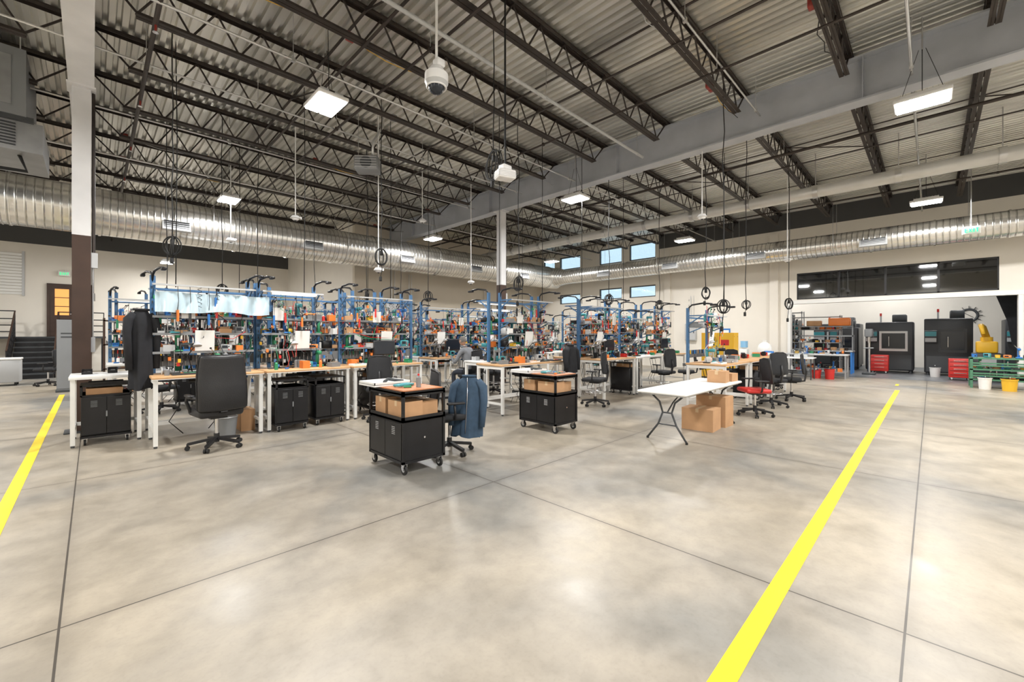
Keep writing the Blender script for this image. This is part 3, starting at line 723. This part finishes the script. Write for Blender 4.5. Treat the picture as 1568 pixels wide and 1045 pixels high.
cab((3.9,7.9,0)); cab((10.0,5.6,0)); cab((12.35,2.95,0)); cab((11.4,2.95,0)); cab((8.0,9.0,0)); cab((1.3,11.7,0)); cab((4.0,11.7,0)); cab((13.8,3.05,0))

# ------------------------------------------------------------------ chairs
def base5(b,zs,r=.32,seat=True,m=M_plast,stool=False):
    for k in range(5):
        a=2*PI*k/5+.3; c,s=math.cos(a),math.sin(a)
        b.beam((c*.03,s*.03,.13),(c*r,s*r,.085),.045,.035,m)
        cx,cy=c*r,s*r
        b.cyl((cx-s*.03,cy+c*.03,.03),(cx-s*.008,cy+c*.008,.03),.03,M_rubber,12); b.cyl((cx+s*.008,cy-c*.008,.03),(cx+s*.03,cy-c*.03,.03),.03,M_rubber,12); b.cyl((cx,cy,.03),(cx,cy,.09),.012,m,6)
    b.cyl((0,0,.08),(0,0,.2),.035,m,12); b.cyl((0,0,.2),(0,0,zs-.08),.022,M_chrome,10); b.cb((0,0,zs-.06),(.2,.22,.04),m)
    if stool:
        b.tube([(math.cos(t)*.22,math.sin(t)*.22,.3) for t in [2*PI*i/20 for i in range(20)]],.01,M_chrome,6,True)
        for k in range(3):
            a=2*PI*k/3; b.cyl((math.cos(a)*.02,math.sin(a)*.02,.3),(math.cos(a)*.22,math.sin(a)*.22,.3),.007,M_chrome,6)
def curve_back(amt,w):
    return lambda p: Vector((p.x*(1-.10*max(0,p.z)/.35),p.y+amt*(p.x/(w/2))**2+.05*math.sin(p.z*5),p.z))
def exec_chair():
    b=MB(); base5(b,.5,.33)
    b.rb((0,.02,.52),(.54,.52,.13),M_leather,.05,4); b.rb((0,.05,.58),(.46,.42,.05),M_leather,.024,3)
    b.rb((0,-.27,.93),(.60,.12,.76),M_leather,.05,4,Matrix.Rotation(.12,3,'X'),curve_back(.05,.56))
    b.rb((0,-.21,1.15),(.44,.08,.22),M_leather,.035,3,Matrix.Rotation(.12,3,'X')); b.rb((0,-.20,.85),(.44,.08,.3),M_leather,.035,3,Matrix.Rotation(.12,3,'X'))
    b.beam((0,-.05,.46),(0,-.3,.55),.08,.03,M_plast)
    for s in (-1,1):
        b.tube([(s*.26,-.22,.72),(s*.3,-.1,.74),(s*.31,.12,.73),(s*.3,.2,.66),(s*.27,.12,.52)],.022,M_plast,8); b.rb((s*.31,.02,.755),(.07,.26,.035),M_leather,.015,2)
    return b.mesh('executive_office_chair')
def task_chair(zs=.55,stool=True,red=False,arms=True):
    b=MB(); base5(b,zs,.31,stool=stool)
    b.rb((0,.02,zs),(.48,.46,.08),M_mesh if not red else M_red,.035,3)
    b.tube([(0,-.1,zs-.05),(0,-.26,zs-.02),(0,-.3,zs+.2),(0,-.27,zs+.35)],.022,M_plast,8)
    w=.44; f=curve_back(.05,w)
    b.rb((0,-.25,zs+.38),(w-.04,.025,.44),M_mesh,.012,2,Matrix.Rotation(.1,3,'X'),f)
    pts=[]
    for (x,z) in ((-.2,-.22),(-.22,0),(-.2,.2),(-.1,.235),(.1,.235),(.2,.2),(.22,0),(.2,-.22),(0,-.24)):
        q=Matrix.Rotation(.1,3,'X')@f(Vector((x,0,z))); pts.append(q+Vector((0,-.25,zs+.38)))
    b.tube(pts,.016,M_plast,6,True)
    if arms:
        for s in (-1,1):
            b.tube([(s*.14,0,zs-.04),(s*.27,0,zs+.0),(s*.28,-.02,zs+.19)],.016,M_plast,6); b.rb((s*.28,.0,zs+.2),(.07,.24,.03),M_plast,.012,2)
    return b.mesh('task_chair')
ec=exec_chair(); tc=task_chair(.58); tr=task_chair(.5,False,True); tl=task_chair(.5,False)
put('executive_office_chair',ec,(1.24,7.15,0),.12)
put('task_chair',tc,(3.80,7.3,0),-.5)
put('task_chair',tr,(9.2,2.45,0),.7); put('task_chair',tc,(10.6,2.5,0),-.6)
put('task_chair',tl,(3.42,4.62,0),-1.9)
put('task_chair',tc,(8.0,5.35,0),.3); put('task_chair',tc,(10.9,5.1,0),-.3); put('task_chair',tl,(12.4,5.1,0),.4)
put('task_chair',tc,(6.62,8.05,0),.15); put('task_chair',tc,(7.6,8.3,0),-.7)
put('task_chair',tl,(1.0,11.2,0),.4); put('task_chair',tl,(5.5,11.1,0),-.4); put('task_chair',tl,(-.98,19.4,0),1.2); put('task_chair',tc,(3.2,10.4,0),2.6)
put('task_chair',tl,(13.9,4.3,0),2.2); put('task_chair',tc,(7.9,7.6,0),1.5)
put('task_chair',tl,(12.0,2.4,0),.2)

# ------------------------------------------------------------------ garments
def garment(b,mt,H=.75,rx=.23,ry=.09,seed=0,sl=.6,flare=1.15,sw=1.0):
    r=random.Random(seed); N=36; K=16; ph=[r.uniform(0,6) for _ in range(4)]; vs=[]
    for i in range(K+1):
        t=i/K; sh=min(1,(t/.14)**.6) if t<.14 else 1
        a=(.07+(rx-.07)*sh)*(1+(flare-1)*t); c=(.045+(ry-.045)*sh)*(1+.3*t)
        for k in range(N):
            th=2*PI*k/N; f=1+(.03+.14*t)*math.sin(5*th+ph[0]+t*2)+.06*t*math.sin(11*th+ph[1])
            vs.append((math.cos(th)*a*f,math.sin(th)*c*f,-t*H+.015*math.sin(3*th+ph[2])*t))
    fs=[(i*N+k,(i+1)*N+k,(i+1)*N+(k+1)%N,i*N+(k+1)%N) for i in range(K) for k in range(N)]
    b.add(vs,fs,mt,True)
    for s in (-1,1):
        pts=[(s*rx*.75,0,-.06),(s*(rx+.04*sw),-.01,-.14),(s*(rx+.07*sw),-.03,-.32),(s*(rx+.05*sw),-.05,-.06-sl)]
        b.tube(pts,.06,mt,10,False,[.06*sw,.075*sw,.062*sw,.05*sw])
    b.tube([(math.cos(t)*.085,math.sin(t)*.06,.005) for t in [2*PI*i/16 for i in range(16)]],.018,mt,6,True)
b=MB(); b.T=Matrix.Translation((3.60,4.42,1.03))@Matrix.Rotation(-1.0,4,'Z')@Matrix.Rotation(-.10,4,'X'); garment(b,M_denim,.80,.17,.06,3,.60,1.15,.8)
b.tube([(.0,-.07,-.02),(.01,-.085,-.3),(.0,-.09,-.75)],.006,M_chrome,5); b.obj('denim_jacket')
b=MB(); b.T=Matrix.Translation((.50,8.13,1.95))@Matrix.Rotation(.3,4,'Z'); garment(b,M_cloth,1.15,.12,.08,5,.8,1.1,.8); b.tube([(0,0,.0),(0,0,.05),(.1,.15,.08)],.006,M_chrome,5); b.obj('black_coat')
b=MB(); b.T=Matrix.Translation((7.55,5.70,1.35))@Matrix.Rotation(.1,4,'Z'); garment(b,M_cloth,.6,.18,.08,6,.5,1.1); b.obj('black_coat')

# plastic sheet draped over left shelves
b=MB(); vs=[];fs=[];NX,NZ=40,10; r=random.Random(5)
for i in range(NX+1):
    for j in range(NZ+1):
        u=i/NX; v=j/NZ
        x=.64+1.5*u; z=2.23-.30*v-.015*math.sin(u*9)*v+.008*math.sin(u*13); y=8.02+.035*math.sin(u*31+v*2)*(.3+v)+.02*math.sin(u*57)-.05*v
        vs.append((x,y,z))
for i in range(NX):
    for j in range(NZ):
        a=i*(NZ+1)+j; fs.append((a,a+NZ+1,a+NZ+2,a+1))
b.add(vs,fs,M_sheet,True)
for x in (.66,2.1): b.cyl((x,8.03,2.25),(x,8.40,2.28),.008,M_chrome,6)
b.obj('plastic_dust_sheet')

# ------------------------------------------------------------------ folding table + boxes
b=MB(); w,d=2.44,.76
b.rb((w/2,d/2,.735),(w,d,.04),M_laminate,.018,3); b.box(.05,w-.05,.05,d-.05,.695,.716,M_lgrey)
for x,s in ((.22,1),(w-.22,-1)):
    cy=d/2
    for e in (-1,1):
        b.tube([(x,cy+e*.26,.70),(x,cy+e*.12,.58),(x,cy+e*.07,.42),(x,cy+e*.14,.24),(x-s*.02,cy+e*.30,.02)],.015,M_dgrey,8); b.cyl((x-s*.02,cy+e*.30,0),(x-s*.02,cy+e*.30,.03),.02,M_rubber,8)
    b.cyl((x,cy-.07,.42),(x,cy+.07,.42),.012,M_dgrey,8); b.cyl((x,cy-.14,.24),(x,cy+.14,.24),.01,M_dgrey,8); b.cyl((x,cy-.28,.7),(x,cy+.28,.7),.014,M_dgrey,8)
    b.tube([(x,cy,.42),(x+s*.2,cy,.55),(x+s*.55,cy,.69)],.011,M_dgrey,8)
b.obj('folding_table',(5.87,2.42,0))
def boxes(name,loc,lst,rz=0):
    b=MB()
    for a in lst: carton(b,*a)
    b.obj(name,loc,rz)
boxes('cardboard_box',(7.1,2.50,0),[(0,.42,0,.5,0,.36)],.05)
boxes('cardboard_box',(7.62,2.48,0),[(0,.35,0,.5,0,.52)],-.05)
boxes('cardboard_box',(7.7,2.5,.756),[(0,.26,0,.3,0,.20)],.1)
boxes('cardboard_box',(8.02,2.5,.756),[(0,.24,0,.3,0,.14)],-.1)
boxes('cardboard_box',(1.72,8.0,0),[(0,.2,0,.35,0,.35)],0)
boxes('cardboard_box',(3.05,8.75,.0),[(0,.35,0,.35,0,.3)],.2)
b=MB(); b.cyl((0,0,0),(0,0,.3),.13,M_mgrey,20,.16,caps=True); b.tube([(math.cos(t)*.16,math.sin(t)*.16,.3) for t in [2*PI*i/20 for i in range(20)]],.008,M_steel,6,True); b.obj('waste_bin',(1.48,7.85,0))

# ------------------------------------------------------------------ stair, door, left far area
b=MB()
n=8
for i in range(n):
    z=1.5*(i+1)/n; y=22.7+i*.3
    b.box(-2.1,-1.0,y,y+.33,z-.05,z,M_dgrey); b.box(-2.08,-1.02,y+.01,y+.02,z-.19,z-.04,M_black)
for x in (-2.13,-.99):
    b.beam((x,22.7,.05),(x,25.1,1.42),.05,.22,M_black)
b.box(-3.6,.4,25.1,YF-.01,1.42,1.5,M_dgrey)
for x in (-3.5,-2.1,-1.0,.3): b.box(x-.04,x+.04,25.12,25.2,0,1.42,M_black)
for x in (-2.13,-.99):
    for i in range(9):
        y=22.75+i*.29; z=1.5*(i)/8; b.box(x-.015,x+.015,y-.015,y+.015,z,z+1.0,M_black)
    for k in (1.0,.7,.45,.2): b.beam((x,22.75,k),(x,25.1,k+1.5),.04 if k==1. else .02,.04 if k==1. else .02,M_brown if k==1. else M_black)
for (xa,xb) in ((-3.55,-2.13),(-.99,.35)):
    for k in (2.5,2.2,1.95,1.7): b.box(xa,xb,25.12,25.15,k-.02,k+.02,M_black)
    for x in (xa,xb-.03): b.box(x,x+.03,25.12,25.15,1.5,2.5,M_black)
b.obj('steel_staircase')
M_oglow=mat('warm_room_glass',(.95,.42,.12),.2,emit=.6)
b=MB(); b.box(-1.35,-.48,YF-.08,YF-.002,1.5,3.72,M_brown); b.box(-1.24,-.59,YF-.1,YF-.08,1.52,3.64,M_brown); b.box(-1.12,-.71,YF-.11,YF-.1,2.4,3.5,M_oglow)
for z in (2.75,3.12): b.box(-1.12,-.71,YF-.115,YF-.108,z,z+.03,M_brown)
b.cyl((-.66,YF-.15,2.45),(-.66,YF-.09,2.45),.02,M_chrome,8); b.obj('door_1')
b=MB(); b.box(-.70,-.24,16.9,17.9,.05,2.0,M_mgrey); b.box(-.72,-.22,16.88,17.92,0,.06,M_dgrey)
b.box(-.695,-.245,16.885,16.9,.1,1.95,M_mgrey); b.cyl((-.35,16.87,1.0),(-.35,16.89,1.0),.02,M_chrome,8); b.box(-.62,-.34,16.88,16.886,1.6,1.64,M_dgrey); b.box(-.62,-.34,16.88,16.886,1.5,1.54,M_dgrey); b.obj('storage_cabinet')
b=MB(); b.rb((0,0,.45),(.7,.6,.7),M_lgrey,.03,2); b.rb((0,0,.83),(.74,.64,.06),M_white,.02,2); 
for x in (-.25,.25):
    for y in (-.2,.2): b.cyl((x,y,0),(x,y,.12),.03,M_rubber,8)
b.obj('recycling_bin',(-1.95,20.4,0))
def shelving(name,loc,w,d,H,n,seed,rz=0,m=M_steel):
    r=random.Random(seed); b=MB()
    for x in (0,w):
        for y in (0,d): b.box(x-.02,x+.02,y-.02,y+.02,0,H,m)
    for i in range(n):
        z=.15+(H-.2)*i/(n-1); b.box(-.02,w+.02,-.02,d+.02,z-.03,z,m)
        if i<n-1: 
            fill(b,0,w,.02,d,z,r,.13,[it_box,it_meter,it_bin,it_press,it_box,it_rack])
            fill(b,0,w,.02,d,z,r,.17,[it_box,it_meter,it_bottle])
    b.obj(name,loc,rz)
shelving('parts_shelf',(.2,14.4,0),1.6,.45,2.0,4,21,m=M_brown); shelving('parts_shelf',(2.3,14.4,0),1.6,.45,2.0,4,22); shelving('parts_shelf',(8.5,16.8,0),1.8,.45,2.1,4,23); shelving('parts_shelf',(11.2,16.8,0),1.8,.45,1.9,4,24); shelving('parts_shelf',(5.2,14.6,0),1.6,.45,1.8,4,27)
shelving('parts_shelf',(16.9,9.6,0),1.6,.45,1.8,4,28,PI/2)

# yellow safety cabinet
b=MB(); b.box(0,.5,0,1.1,.05,1.65,M_yellow); b.box(-.015,0,.02,.545,.12,1.62,M_yellow); b.box(-.015,0,.555,1.08,.12,1.62,M_yellow); b.box(0,.5,0,1.1,0,.05,M_dgrey)
b.box(-.03,-.015,.5,.53,.8,.95,M_black); b.box(-.02,-.014,.15,.42,1.2,1.4,M_red); b.box(-.02,-.014,.68,.95,1.2,1.4,M_red)
for x in (.05,.4): b.box(x,x+.02,-.003,1.103,1.5,1.53,M_dgrey)
b.obj('flammable_storage_cabinet',(15.9,4.9,0))
b=MB()
b.rb((.35,.9,.75),(.7,1.8,.04),M_laminate,.01,1)
for x in (.05,.65):
    for y in (.06,1.74): b.cyl((x,y,0),(x,y,.74),.02,M_dgrey,8)
b.box(.04,.06,.06,1.74,.3,.33,M_dgrey); b.obj('side_table',(17.6,2.9,0))
b=MB(); b.rb((0,0,.5),(.3,.3,1.0),M_white,.03,2); b.box(-.16,-.15,-.08,.08,.65,.85,M_dgrey); b.cyl((0,0,1.0),(0,0,1.06),.06,M_clear,16,.13); b.cyl((0,0,1.06),(0,0,1.32),.135,mat('water_blue',(.25,.5,.75),.15),20); b.obj('water_cooler',(18.8,5.4,0))
b=MB(); b.rb((0,0,.16),(.3,.4,.32),M_clear,.01,1); b.box(-.13,.13,-.18,.18,.01,.1,M_paper); b.obj('clear_storage_box',(17.9,3.3,.77))
b=MB(); b.rb((0,0,.1),(.2,.3,.2),M_cyan,.02,1); b.box(-.105,-.1,-.1,.1,.06,.14,M_paper); b.obj('tissue_box',(17.9,4.3,.77))
b=MB(); b.box(XW-.02,XW-.003,6.3,6.75,1.35,1.85,M_cyan); b.box(XW-.024,XW-.019,6.36,6.69,1.5,1.78,M_paper); b.obj('safety_sign')
b=MB(); r=random.Random(9)
b.rb((.35,.95,.84),(.7,1.9,.05),M_lgrey,.008,1)
for x in (.05,.65):
    for y in (.06,1.84): b.box(x-.025,x+.025,y-.025,y+.025,0,.82,M_steel)
b.box(.05,.65,.06,1.84,.2,.23,M_steel)
b.T=Matrix.Rotation(-PI/2,4,'Z')@Matrix.Translation((-1.9,0,0)); fill(b,.1,1.8,.1,.6,.865,r,.13); fill(b,.1,1.8,.1,.6,.23,r,.15); b.T=None
b.obj('steel_workbench',(18.9,2.1,0))
def bucket(name,loc,m,h=.36,rr=.15):
    b=MB(); b.cyl((0,0,0),(0,0,h),rr*.85,m,20,rr); b.cyl((0,0,h-.03),(0,0,h),rr*1.06,m,20,rr*1.06); b.tube([(math.cos(t)*rr*1.05,0,h-.03+math.sin(t)*rr*.9) for t in [PI*i/10 for i in range(11)]],.004,M_chrome,5); b.obj(name,loc)
bucket('red_bucket',(18.5,2.55,0),M_red); bucket('red_bucket',(18.6,2.95,0),M_red,.3); bucket('white_bucket',(18.3,-1.1,0),M_paper,.34,.14); bucket('yellow_bucket',(18.15,-1.55,0),M_yellow,.34,.16)
bucket('white_bucket',(22.2,-.1,0),M_paper)
b=MB(); b.sph((0,0,.3),.25,M_paper,16,(1,1,1.1),fn=lambda p:p*(1+.08*math.sin(p.x*30)*math.cos(p.z*22+p.y*18))); b.cyl((0,0,.54),(.02,0,.64),.04,M_paper,8,.09); b.obj('plastic_bag',(18.35,4.55,.72))
b=MB(); b.rb((0,0,.37),(.5,.5,.74),M_dgrey,.03,1); b.box(-.27,-.25,-.2,.2,.1,.66,M_black); b.obj('small_cabinet',(18.35,4.55,.0))
b=MB(); r=random.Random(31)
for x in (0,.7):
    for y in (0,1.2): b.box(x-.03,x+.03,y-.03,y+.03,0,.9,M_greenst)
for z in (.25,.55,.88): b.box(-.03,.73,-.03,1.23,z-.02,z+.02,M_greenst)
for z in (.35,.42,.65,.72): b.box(-.035,-.02,-.03,1.23,z,z+.04,M_greenst)
b.T=Matrix.Rotation(-PI/2,4,'Z')@Matrix.Translation((-1.2,0,0)); fill(b,0,1.2,.05,.6,.27,r,.14); fill(b,0,1.2,.05,.6,.57,r,.14); fill(b,0,1.2,.05,.6,.9,r,.2,[it_press,it_meter,it_bin]); b.T=None
b.obj('green_steel_workbench',(18.6,-2.05,0))

# ------------------------------------------------------------------ machine shop contents
def cnc(loc,w,d,h,m,rz=0,win=M_screen,acc=M_lgrey):
    b=MB(); b.rb((0,0,h/2+.05),(d,w,h-.1),m,.04,2); b.box(-d/2-.02,-d/2,-w*.38,w*.2,.9,h*.82,acc); b.box(-d/2-.03,-d/2-.02,-w*.33,w*.15,1.0,h*.78,win)
    b.rb((-d/2-.12,w*.36,1.5),(.12,.36,.5),M_dgrey,.02,1); b.box(-d/2-.19,-d/2-.18,w*.24,w*.48,1.52,1.7,M_teal); b.box(-d/2-.19,-d/2-.18,w*.24,w*.48,1.3,1.45,M_lgrey)
    b.box(-d/2-.01,-d/2+.02,-w*.45,w*.45,.15,.75,M_dgrey); b.cyl((0,w*.2,h),(0,w*.2,h+.28),.03,M_lgrey,8); b.cyl((0,w*.2,h+.28),(0,w*.2,h+.4),.035,M_red,8)
    b.cyl((-d/2-.04,-w*.0,1.1),(-d/2-.04,-w*.0,1.5),.015,M_chrome,6); b.rb((.1,-w*.2,h+.15),(d*.5,w*.3,.35),M_dgrey,.03,1)
    for x in (-d/2+.1,d/2-.1):
        for y in (-w/2+.1,w/2-.1): b.cyl((x,y,0),(x,y,.1),.05,M_dgrey,8)
    b.obj('cnc_machine',loc,rz)
M_mach=mat('machine_charcoal',(.03,.032,.036),.4)
cnc((24.2,1.25,0),1.5,1.5,2.1,M_mach,0,M_screen,M_paper); cnc((23.8,-.45,0),1.3,1.5,2.2,M_mach,0,M_screen,M_dgrey); cnc((26.5,3.3,0),1.8,1.5,2.1,M_mach); cnc((26.6,-2.9,0),1.6,1.3,2.2,M_mach); cnc((25.6,5.6,0),1.6,1.3,2.3,M_mach); cnc((24.6,2.8,0),1.0,1.0,1.9,M_mach,0,M_screen,M_mgrey)
shelving('machine_shop_shelf',(22.6,2.7,0),1.7,.5,2.4,5,41,PI/2); shelving('machine_shop_shelf',(24.6,4.4,0),1.7,.5,2.7,5,42,PI/2); shelving('machine_shop_shelf',(22.4,4.7,0),1.5,.5,2.5,5,43,PI/2,M_dgrey)
b=MB(); r=random.Random(19)
b.rb((.35,.9,.9),(.7,1.8,.06),M_steel,.01,1)
for x in (.05,.65):
    for y in (.06,1.74): b.box(x-.03,x+.03,y-.03,y+.03,0,.88,M_cyan)
b.T=Matrix.Rotation(-PI/2,4,'Z')@Matrix.Translation((-1.8,0,0)); fill(b,.1,1.7,.1,.6,.93,r,.11); b.T=None
b.box(.02,.06,.0,1.8,1.5,1.55,M_mgrey); b.box(.02,.05,.0,.04,.9,2.2,M_mgrey); b.box(.02,.05,1.76,1.8,.9,2.2,M_mgrey); b.box(-.05,.35,0,1.8,1.9,1.93,M_mgrey)
b.rb((.2,.45,2.1),(.4,.7,.32),M_orange,.03,2); b.rb((.2,1.3,2.05),(.3,.5,.22),M_card,.01,1)
b.obj('machinist_bench',(21.4,2.2,0))
b=MB(); b.rb((0,0,.04),(.5,.4,.08),M_dgrey,.01,1); b.cyl((.1,0,.08),(.1,0,1.8),.045,M_chrome,12); b.rb((-.05,0,1.65),(.5,.24,.32),M_mgrey,.04,2); b.cyl((-.15,0,1.25),(-.15,0,1.5),.03,M_chrome,10); b.rb((-.1,0,1.05),(.32,.3,.04),M_steel,.01,1)
for a in range(3): b.cyl((-.1,-.14,1.58),(-.1+math.cos(a*2.1)*.14,-.16,1.58+math.sin(a*2.1)*.14),.008,M_chrome,6)
b.obj('drill_press',(21.8,1.75,0))
b=MB(); b.rb((0,0,.5),(.7,.7,.9),M_dgrey,.03,2); b.rb((0,0,1.15),(.5,.5,.4),M_yellow,.05,2); b.cyl((0,0,1.35),(0,0,1.5),.15,M_yellow,16); b.tube([(0,0,1.45),(-.1,.1,1.85),(-.35,.15,1.9),(-.5,.1,1.6)],.08,M_yellow,12,False,[.1,.09,.07,.05]); b.box(-.36,-.35,-.2,.2,.5,.8,M_lgrey); b.box(-.3,.3,-.3,.3,0,.06,M_rubber)
b.obj('robot_arm_station',(21.8,-1.35,0))
def chest(loc):
    b=MB(); b.rb((0,0,.42),(.5,.55,.65),M_red,.02,2)
    for k in range(4): b.box(-.26,-.25,-.24,.24,.18+k*.15,.19+k*.15,M_black); b.box(-.275,-.26,-.15,.15,.25+k*.14,.265+k*.14,M_chrome)
    for x in (-.18,.18):
        for y in (-.2,.2): caster(b,x,y,.1)
    b.obj('red_tool_chest',loc)
chest((21.3,-.7,0)); chest((22.9,1.5,0))
b=MB(); b.add([(21.0,-1.95,4.5),(21.0,-3.2,4.5),(21.0,-3.2,.0),(21.0,-2.0,.0),(21.0,-1.75,2.0),(21.0,-1.35,3.4)],[(0,1,2,3,4,5)],M_cloth); b.obj('black_welding_curtain')
b=MB(); cx,cy,cz=XB-.01,-1.2,2.45
for k in range(12):
    a=2*PI*k/12; b.beam((cx,cy+math.cos(a)*.3,cz+math.sin(a)*.3),(cx,cy+math.cos(a)*.42,cz+math.sin(a)*.42),.1,.015,M_dgrey)
b.tube([(cx,cy+math.cos(t)*.27,cz+math.sin(t)*.27) for t in [2*PI*i/24 for i in range(24)]],.05,M_dgrey,6,True)
b.beam((cx,cy-.15,cz-.1),(cx,cy+.15,cz+.12),.06,.01,M_dgrey); b.obj('wall_emblem_sign')

# ------------------------------------------------------------------ person seated
def person(loc,rz):
    J=[
     ((0,0,.70),.135,-1),((0,.03,.86),.13,0),((0,.10,1.02),.145,1),((0,.17,1.16),.12,2),((0,.215,1.25),.06,3),((0,.25,1.33),.052,4),
     ((.13,.16,1.19),.085,3),((.20,.18,1.14),.064,6),((.25,.24,.98),.052,7),((.27,.30,.90),.045,8),((.2,.45,.99),.037,9),((.15,.55,1.05),.027,10),
     ((-.13,.16,1.19),.085,3),((-.20,.18,1.14),.064,12),((-.25,.24,.98),.052,13),((-.27,.30,.90),.045,14),((-.2,.45,.99),.037,15),((-.15,.55,1.05),.027,16),
     ((.10,.05,.68),.10,0),((.13,.26,.675),.082,18),((.15,.46,.63),.062,19),((.155,.44,.4),.058,20),((.16,.40,.12),.042,21),((.165,.44,.055),.042,22),((.17,.58,.038),.034,23),
     ((-.10,.05,.68),.10,0),((-.13,.26,.675),.082,25),((-.15,.46,.63),.062,26),((-.155,.44,.4),.058,27),((-.16,.40,.12),.042,28),((-.165,.44,.055),.042,29),((-.17,.58,.038),.034,30)]
    def skin(J,sub=2):
        me=bpy.data.meshes.new('tmp'); me.from_pydata([j[0] for j in J],[(j[2],i) for i,j in enumerate(J) if j[2]>=0],[])
        o=bpy.data.objects.new('tmp',me); scene.collection.objects.link(o)
        md=o.modifiers.new('s','SKIN'); sv=me.skin_vertices[0].data
        for i,j in enumerate(J): sv[i].radius=(j[1],j[1]); sv[i].use_root=(j[2]<0)
        ss=o.modifiers.new('u','SUBSURF'); ss.levels=sub; ss.render_levels=sub
        dg=bpy.context.evaluated_depsgraph_get(); dg.update()
        ev=bpy.data.meshes.new_from_object(o.evaluated_get(dg)); bpy.data.objects.remove(o)
        vs=[v.co.copy() for v in ev.vertices]; fs=[list(p.vertices) for p in ev.polygons]; return vs,fs
    M_skin=mat('skin',(.55,.32,.22),.5); M_shirt=mat('grey_sweatshirt',(.22,.23,.25),.85,0,.12,12); M_jean=mat('dark_trousers',(.03,.035,.05),.85); M_hair=mat('grey_hair',(.16,.15,.14),.7,0,.3,40)
    b=MB(); vs,fs=skin(J)
    grp={}
    for f in fs:
        c=sum((vs[i] for i in f),Vector())/len(f)
        if c.z<.1: m=M_rubber
        elif c.z<.73 and c.y<.6 and abs(c.x)<.26: m=M_jean
        elif c.z>1.27 and abs(c.x)<.09: m=M_skin
        elif c.y>.53 and c.z>.9: m=M_skin
        else: m=M_shirt
        grp.setdefault(m,[]).append(f)
    for m,ff in grp.items(): b.add(vs,ff,m,True)
    for s in (-1,1):
        wr=Vector((s*.15,.55,1.05)); pc=wr+Vector((-s*.02,.055,-.004))
        b.rb(pc,(.075,.09,.028),M_skin,.012,3)
        for k,(ox,L) in enumerate(((-.028,.062),(-.010,.072),(.009,.068),(.027,.054))):
            p0=pc+Vector((ox,.035,.0)); b.tube([p0,p0+Vector((0,L*.4,.004)),p0+Vector((0,L*.75,-.008)),p0+Vector((0,L,-.026))],.009,M_skin,8,False,[.010,.0095,.0088,.0065])
        t0=pc+Vector((-s*.03,-.01,0)); b.tube([t0,t0+Vector((-s*.03,.02,-.004)),t0+Vector((-s*.038,.05,-.014))],.01,M_skin,8,False,[.012,.011,.007])
    hc=Vector((0,.285,1.43)); R=Matrix.Rotation(-.35,3,'X')
    def hf(p):
        q=p.copy()
        if q.z<0: q.x*=1-.25*(-q.z/.12); q.y+=.012*(-q.z/.12)
        return q
    b.sph(hc,.1,M_skin,24,(.78,.98,1.15),R,hf)
    def hp(v): return hc+R@Vector(v)
    b.sph(hp((0,.1,-.012)),.018,M_skin,10,(.8,1.1,1.4),R); b.sph(hp((0,.088,-.055)),.022,mat('lips',(.45,.17,.14),.5),10,(1,.35,.3),R)
    for s in (-1,1):
        b.sph(hp((s*.03,.083,.012)),.012,M_paper,10,(1.1,.6,.8),R); b.sph(hp((s*.03,.09,.012)),.006,M_screen,8,(1,.5,1),R)
        b.sph(hp((s*.079,-.002,-.005)),.026,M_skin,10,(.35,.8,1.2),R)
    vs=[];fs=[];n=24;h=9
    for i in range(h+1):
        ph=PI*.62*i/h
        for k in range(n):
            th=2*PI*k/n; lim=1.0 if math.sin(th)<.35 else .62
            pp=ph*lim; vs.append(Vector((math.sin(pp)*math.cos(th)*.1*.84,math.sin(pp)*math.sin(th)*.105-.003,math.cos(pp)*.1*1.22)))
    for i in range(h):
        for k in range(n): fs.append((i*n+k,(i+1)*n+k,(i+1)*n+(k+1)%n,i*n+(k+1)%n))
    b.add(vs,fs,M_hair,True,R,hc)
    b.tube([hc+Vector((math.cos(t)*.075,-.04+math.sin(t)*.07,-.135)) for t in [2*PI*i/16 for i in range(16)]],.02,M_shirt,8,True)
    b.obj('seated_person',loc,rz)
person((6.62,8.05,0),.15)

# ------------------------------------------------------------------ world + camera
w=bpy.data.worlds.new('World'); scene.world=w; w.use_nodes=True
bg=w.node_tree.nodes['Background']; bg.inputs[0].default_value=(.72,.88,1,1); bg.inputs[1].default_value=1.3
cam=bpy.data.cameras.new('Camera'); cam.sensor_width=36; cam.lens=14.74; cam.shift_y=-.0067; cam.clip_start=.05
co=bpy.data.objects.new('Camera',cam); scene.collection.objects.link(co); co.location=(0,0,1.6); co.rotation_euler=(PI/2,0,-PI/4)
scene.camera=co
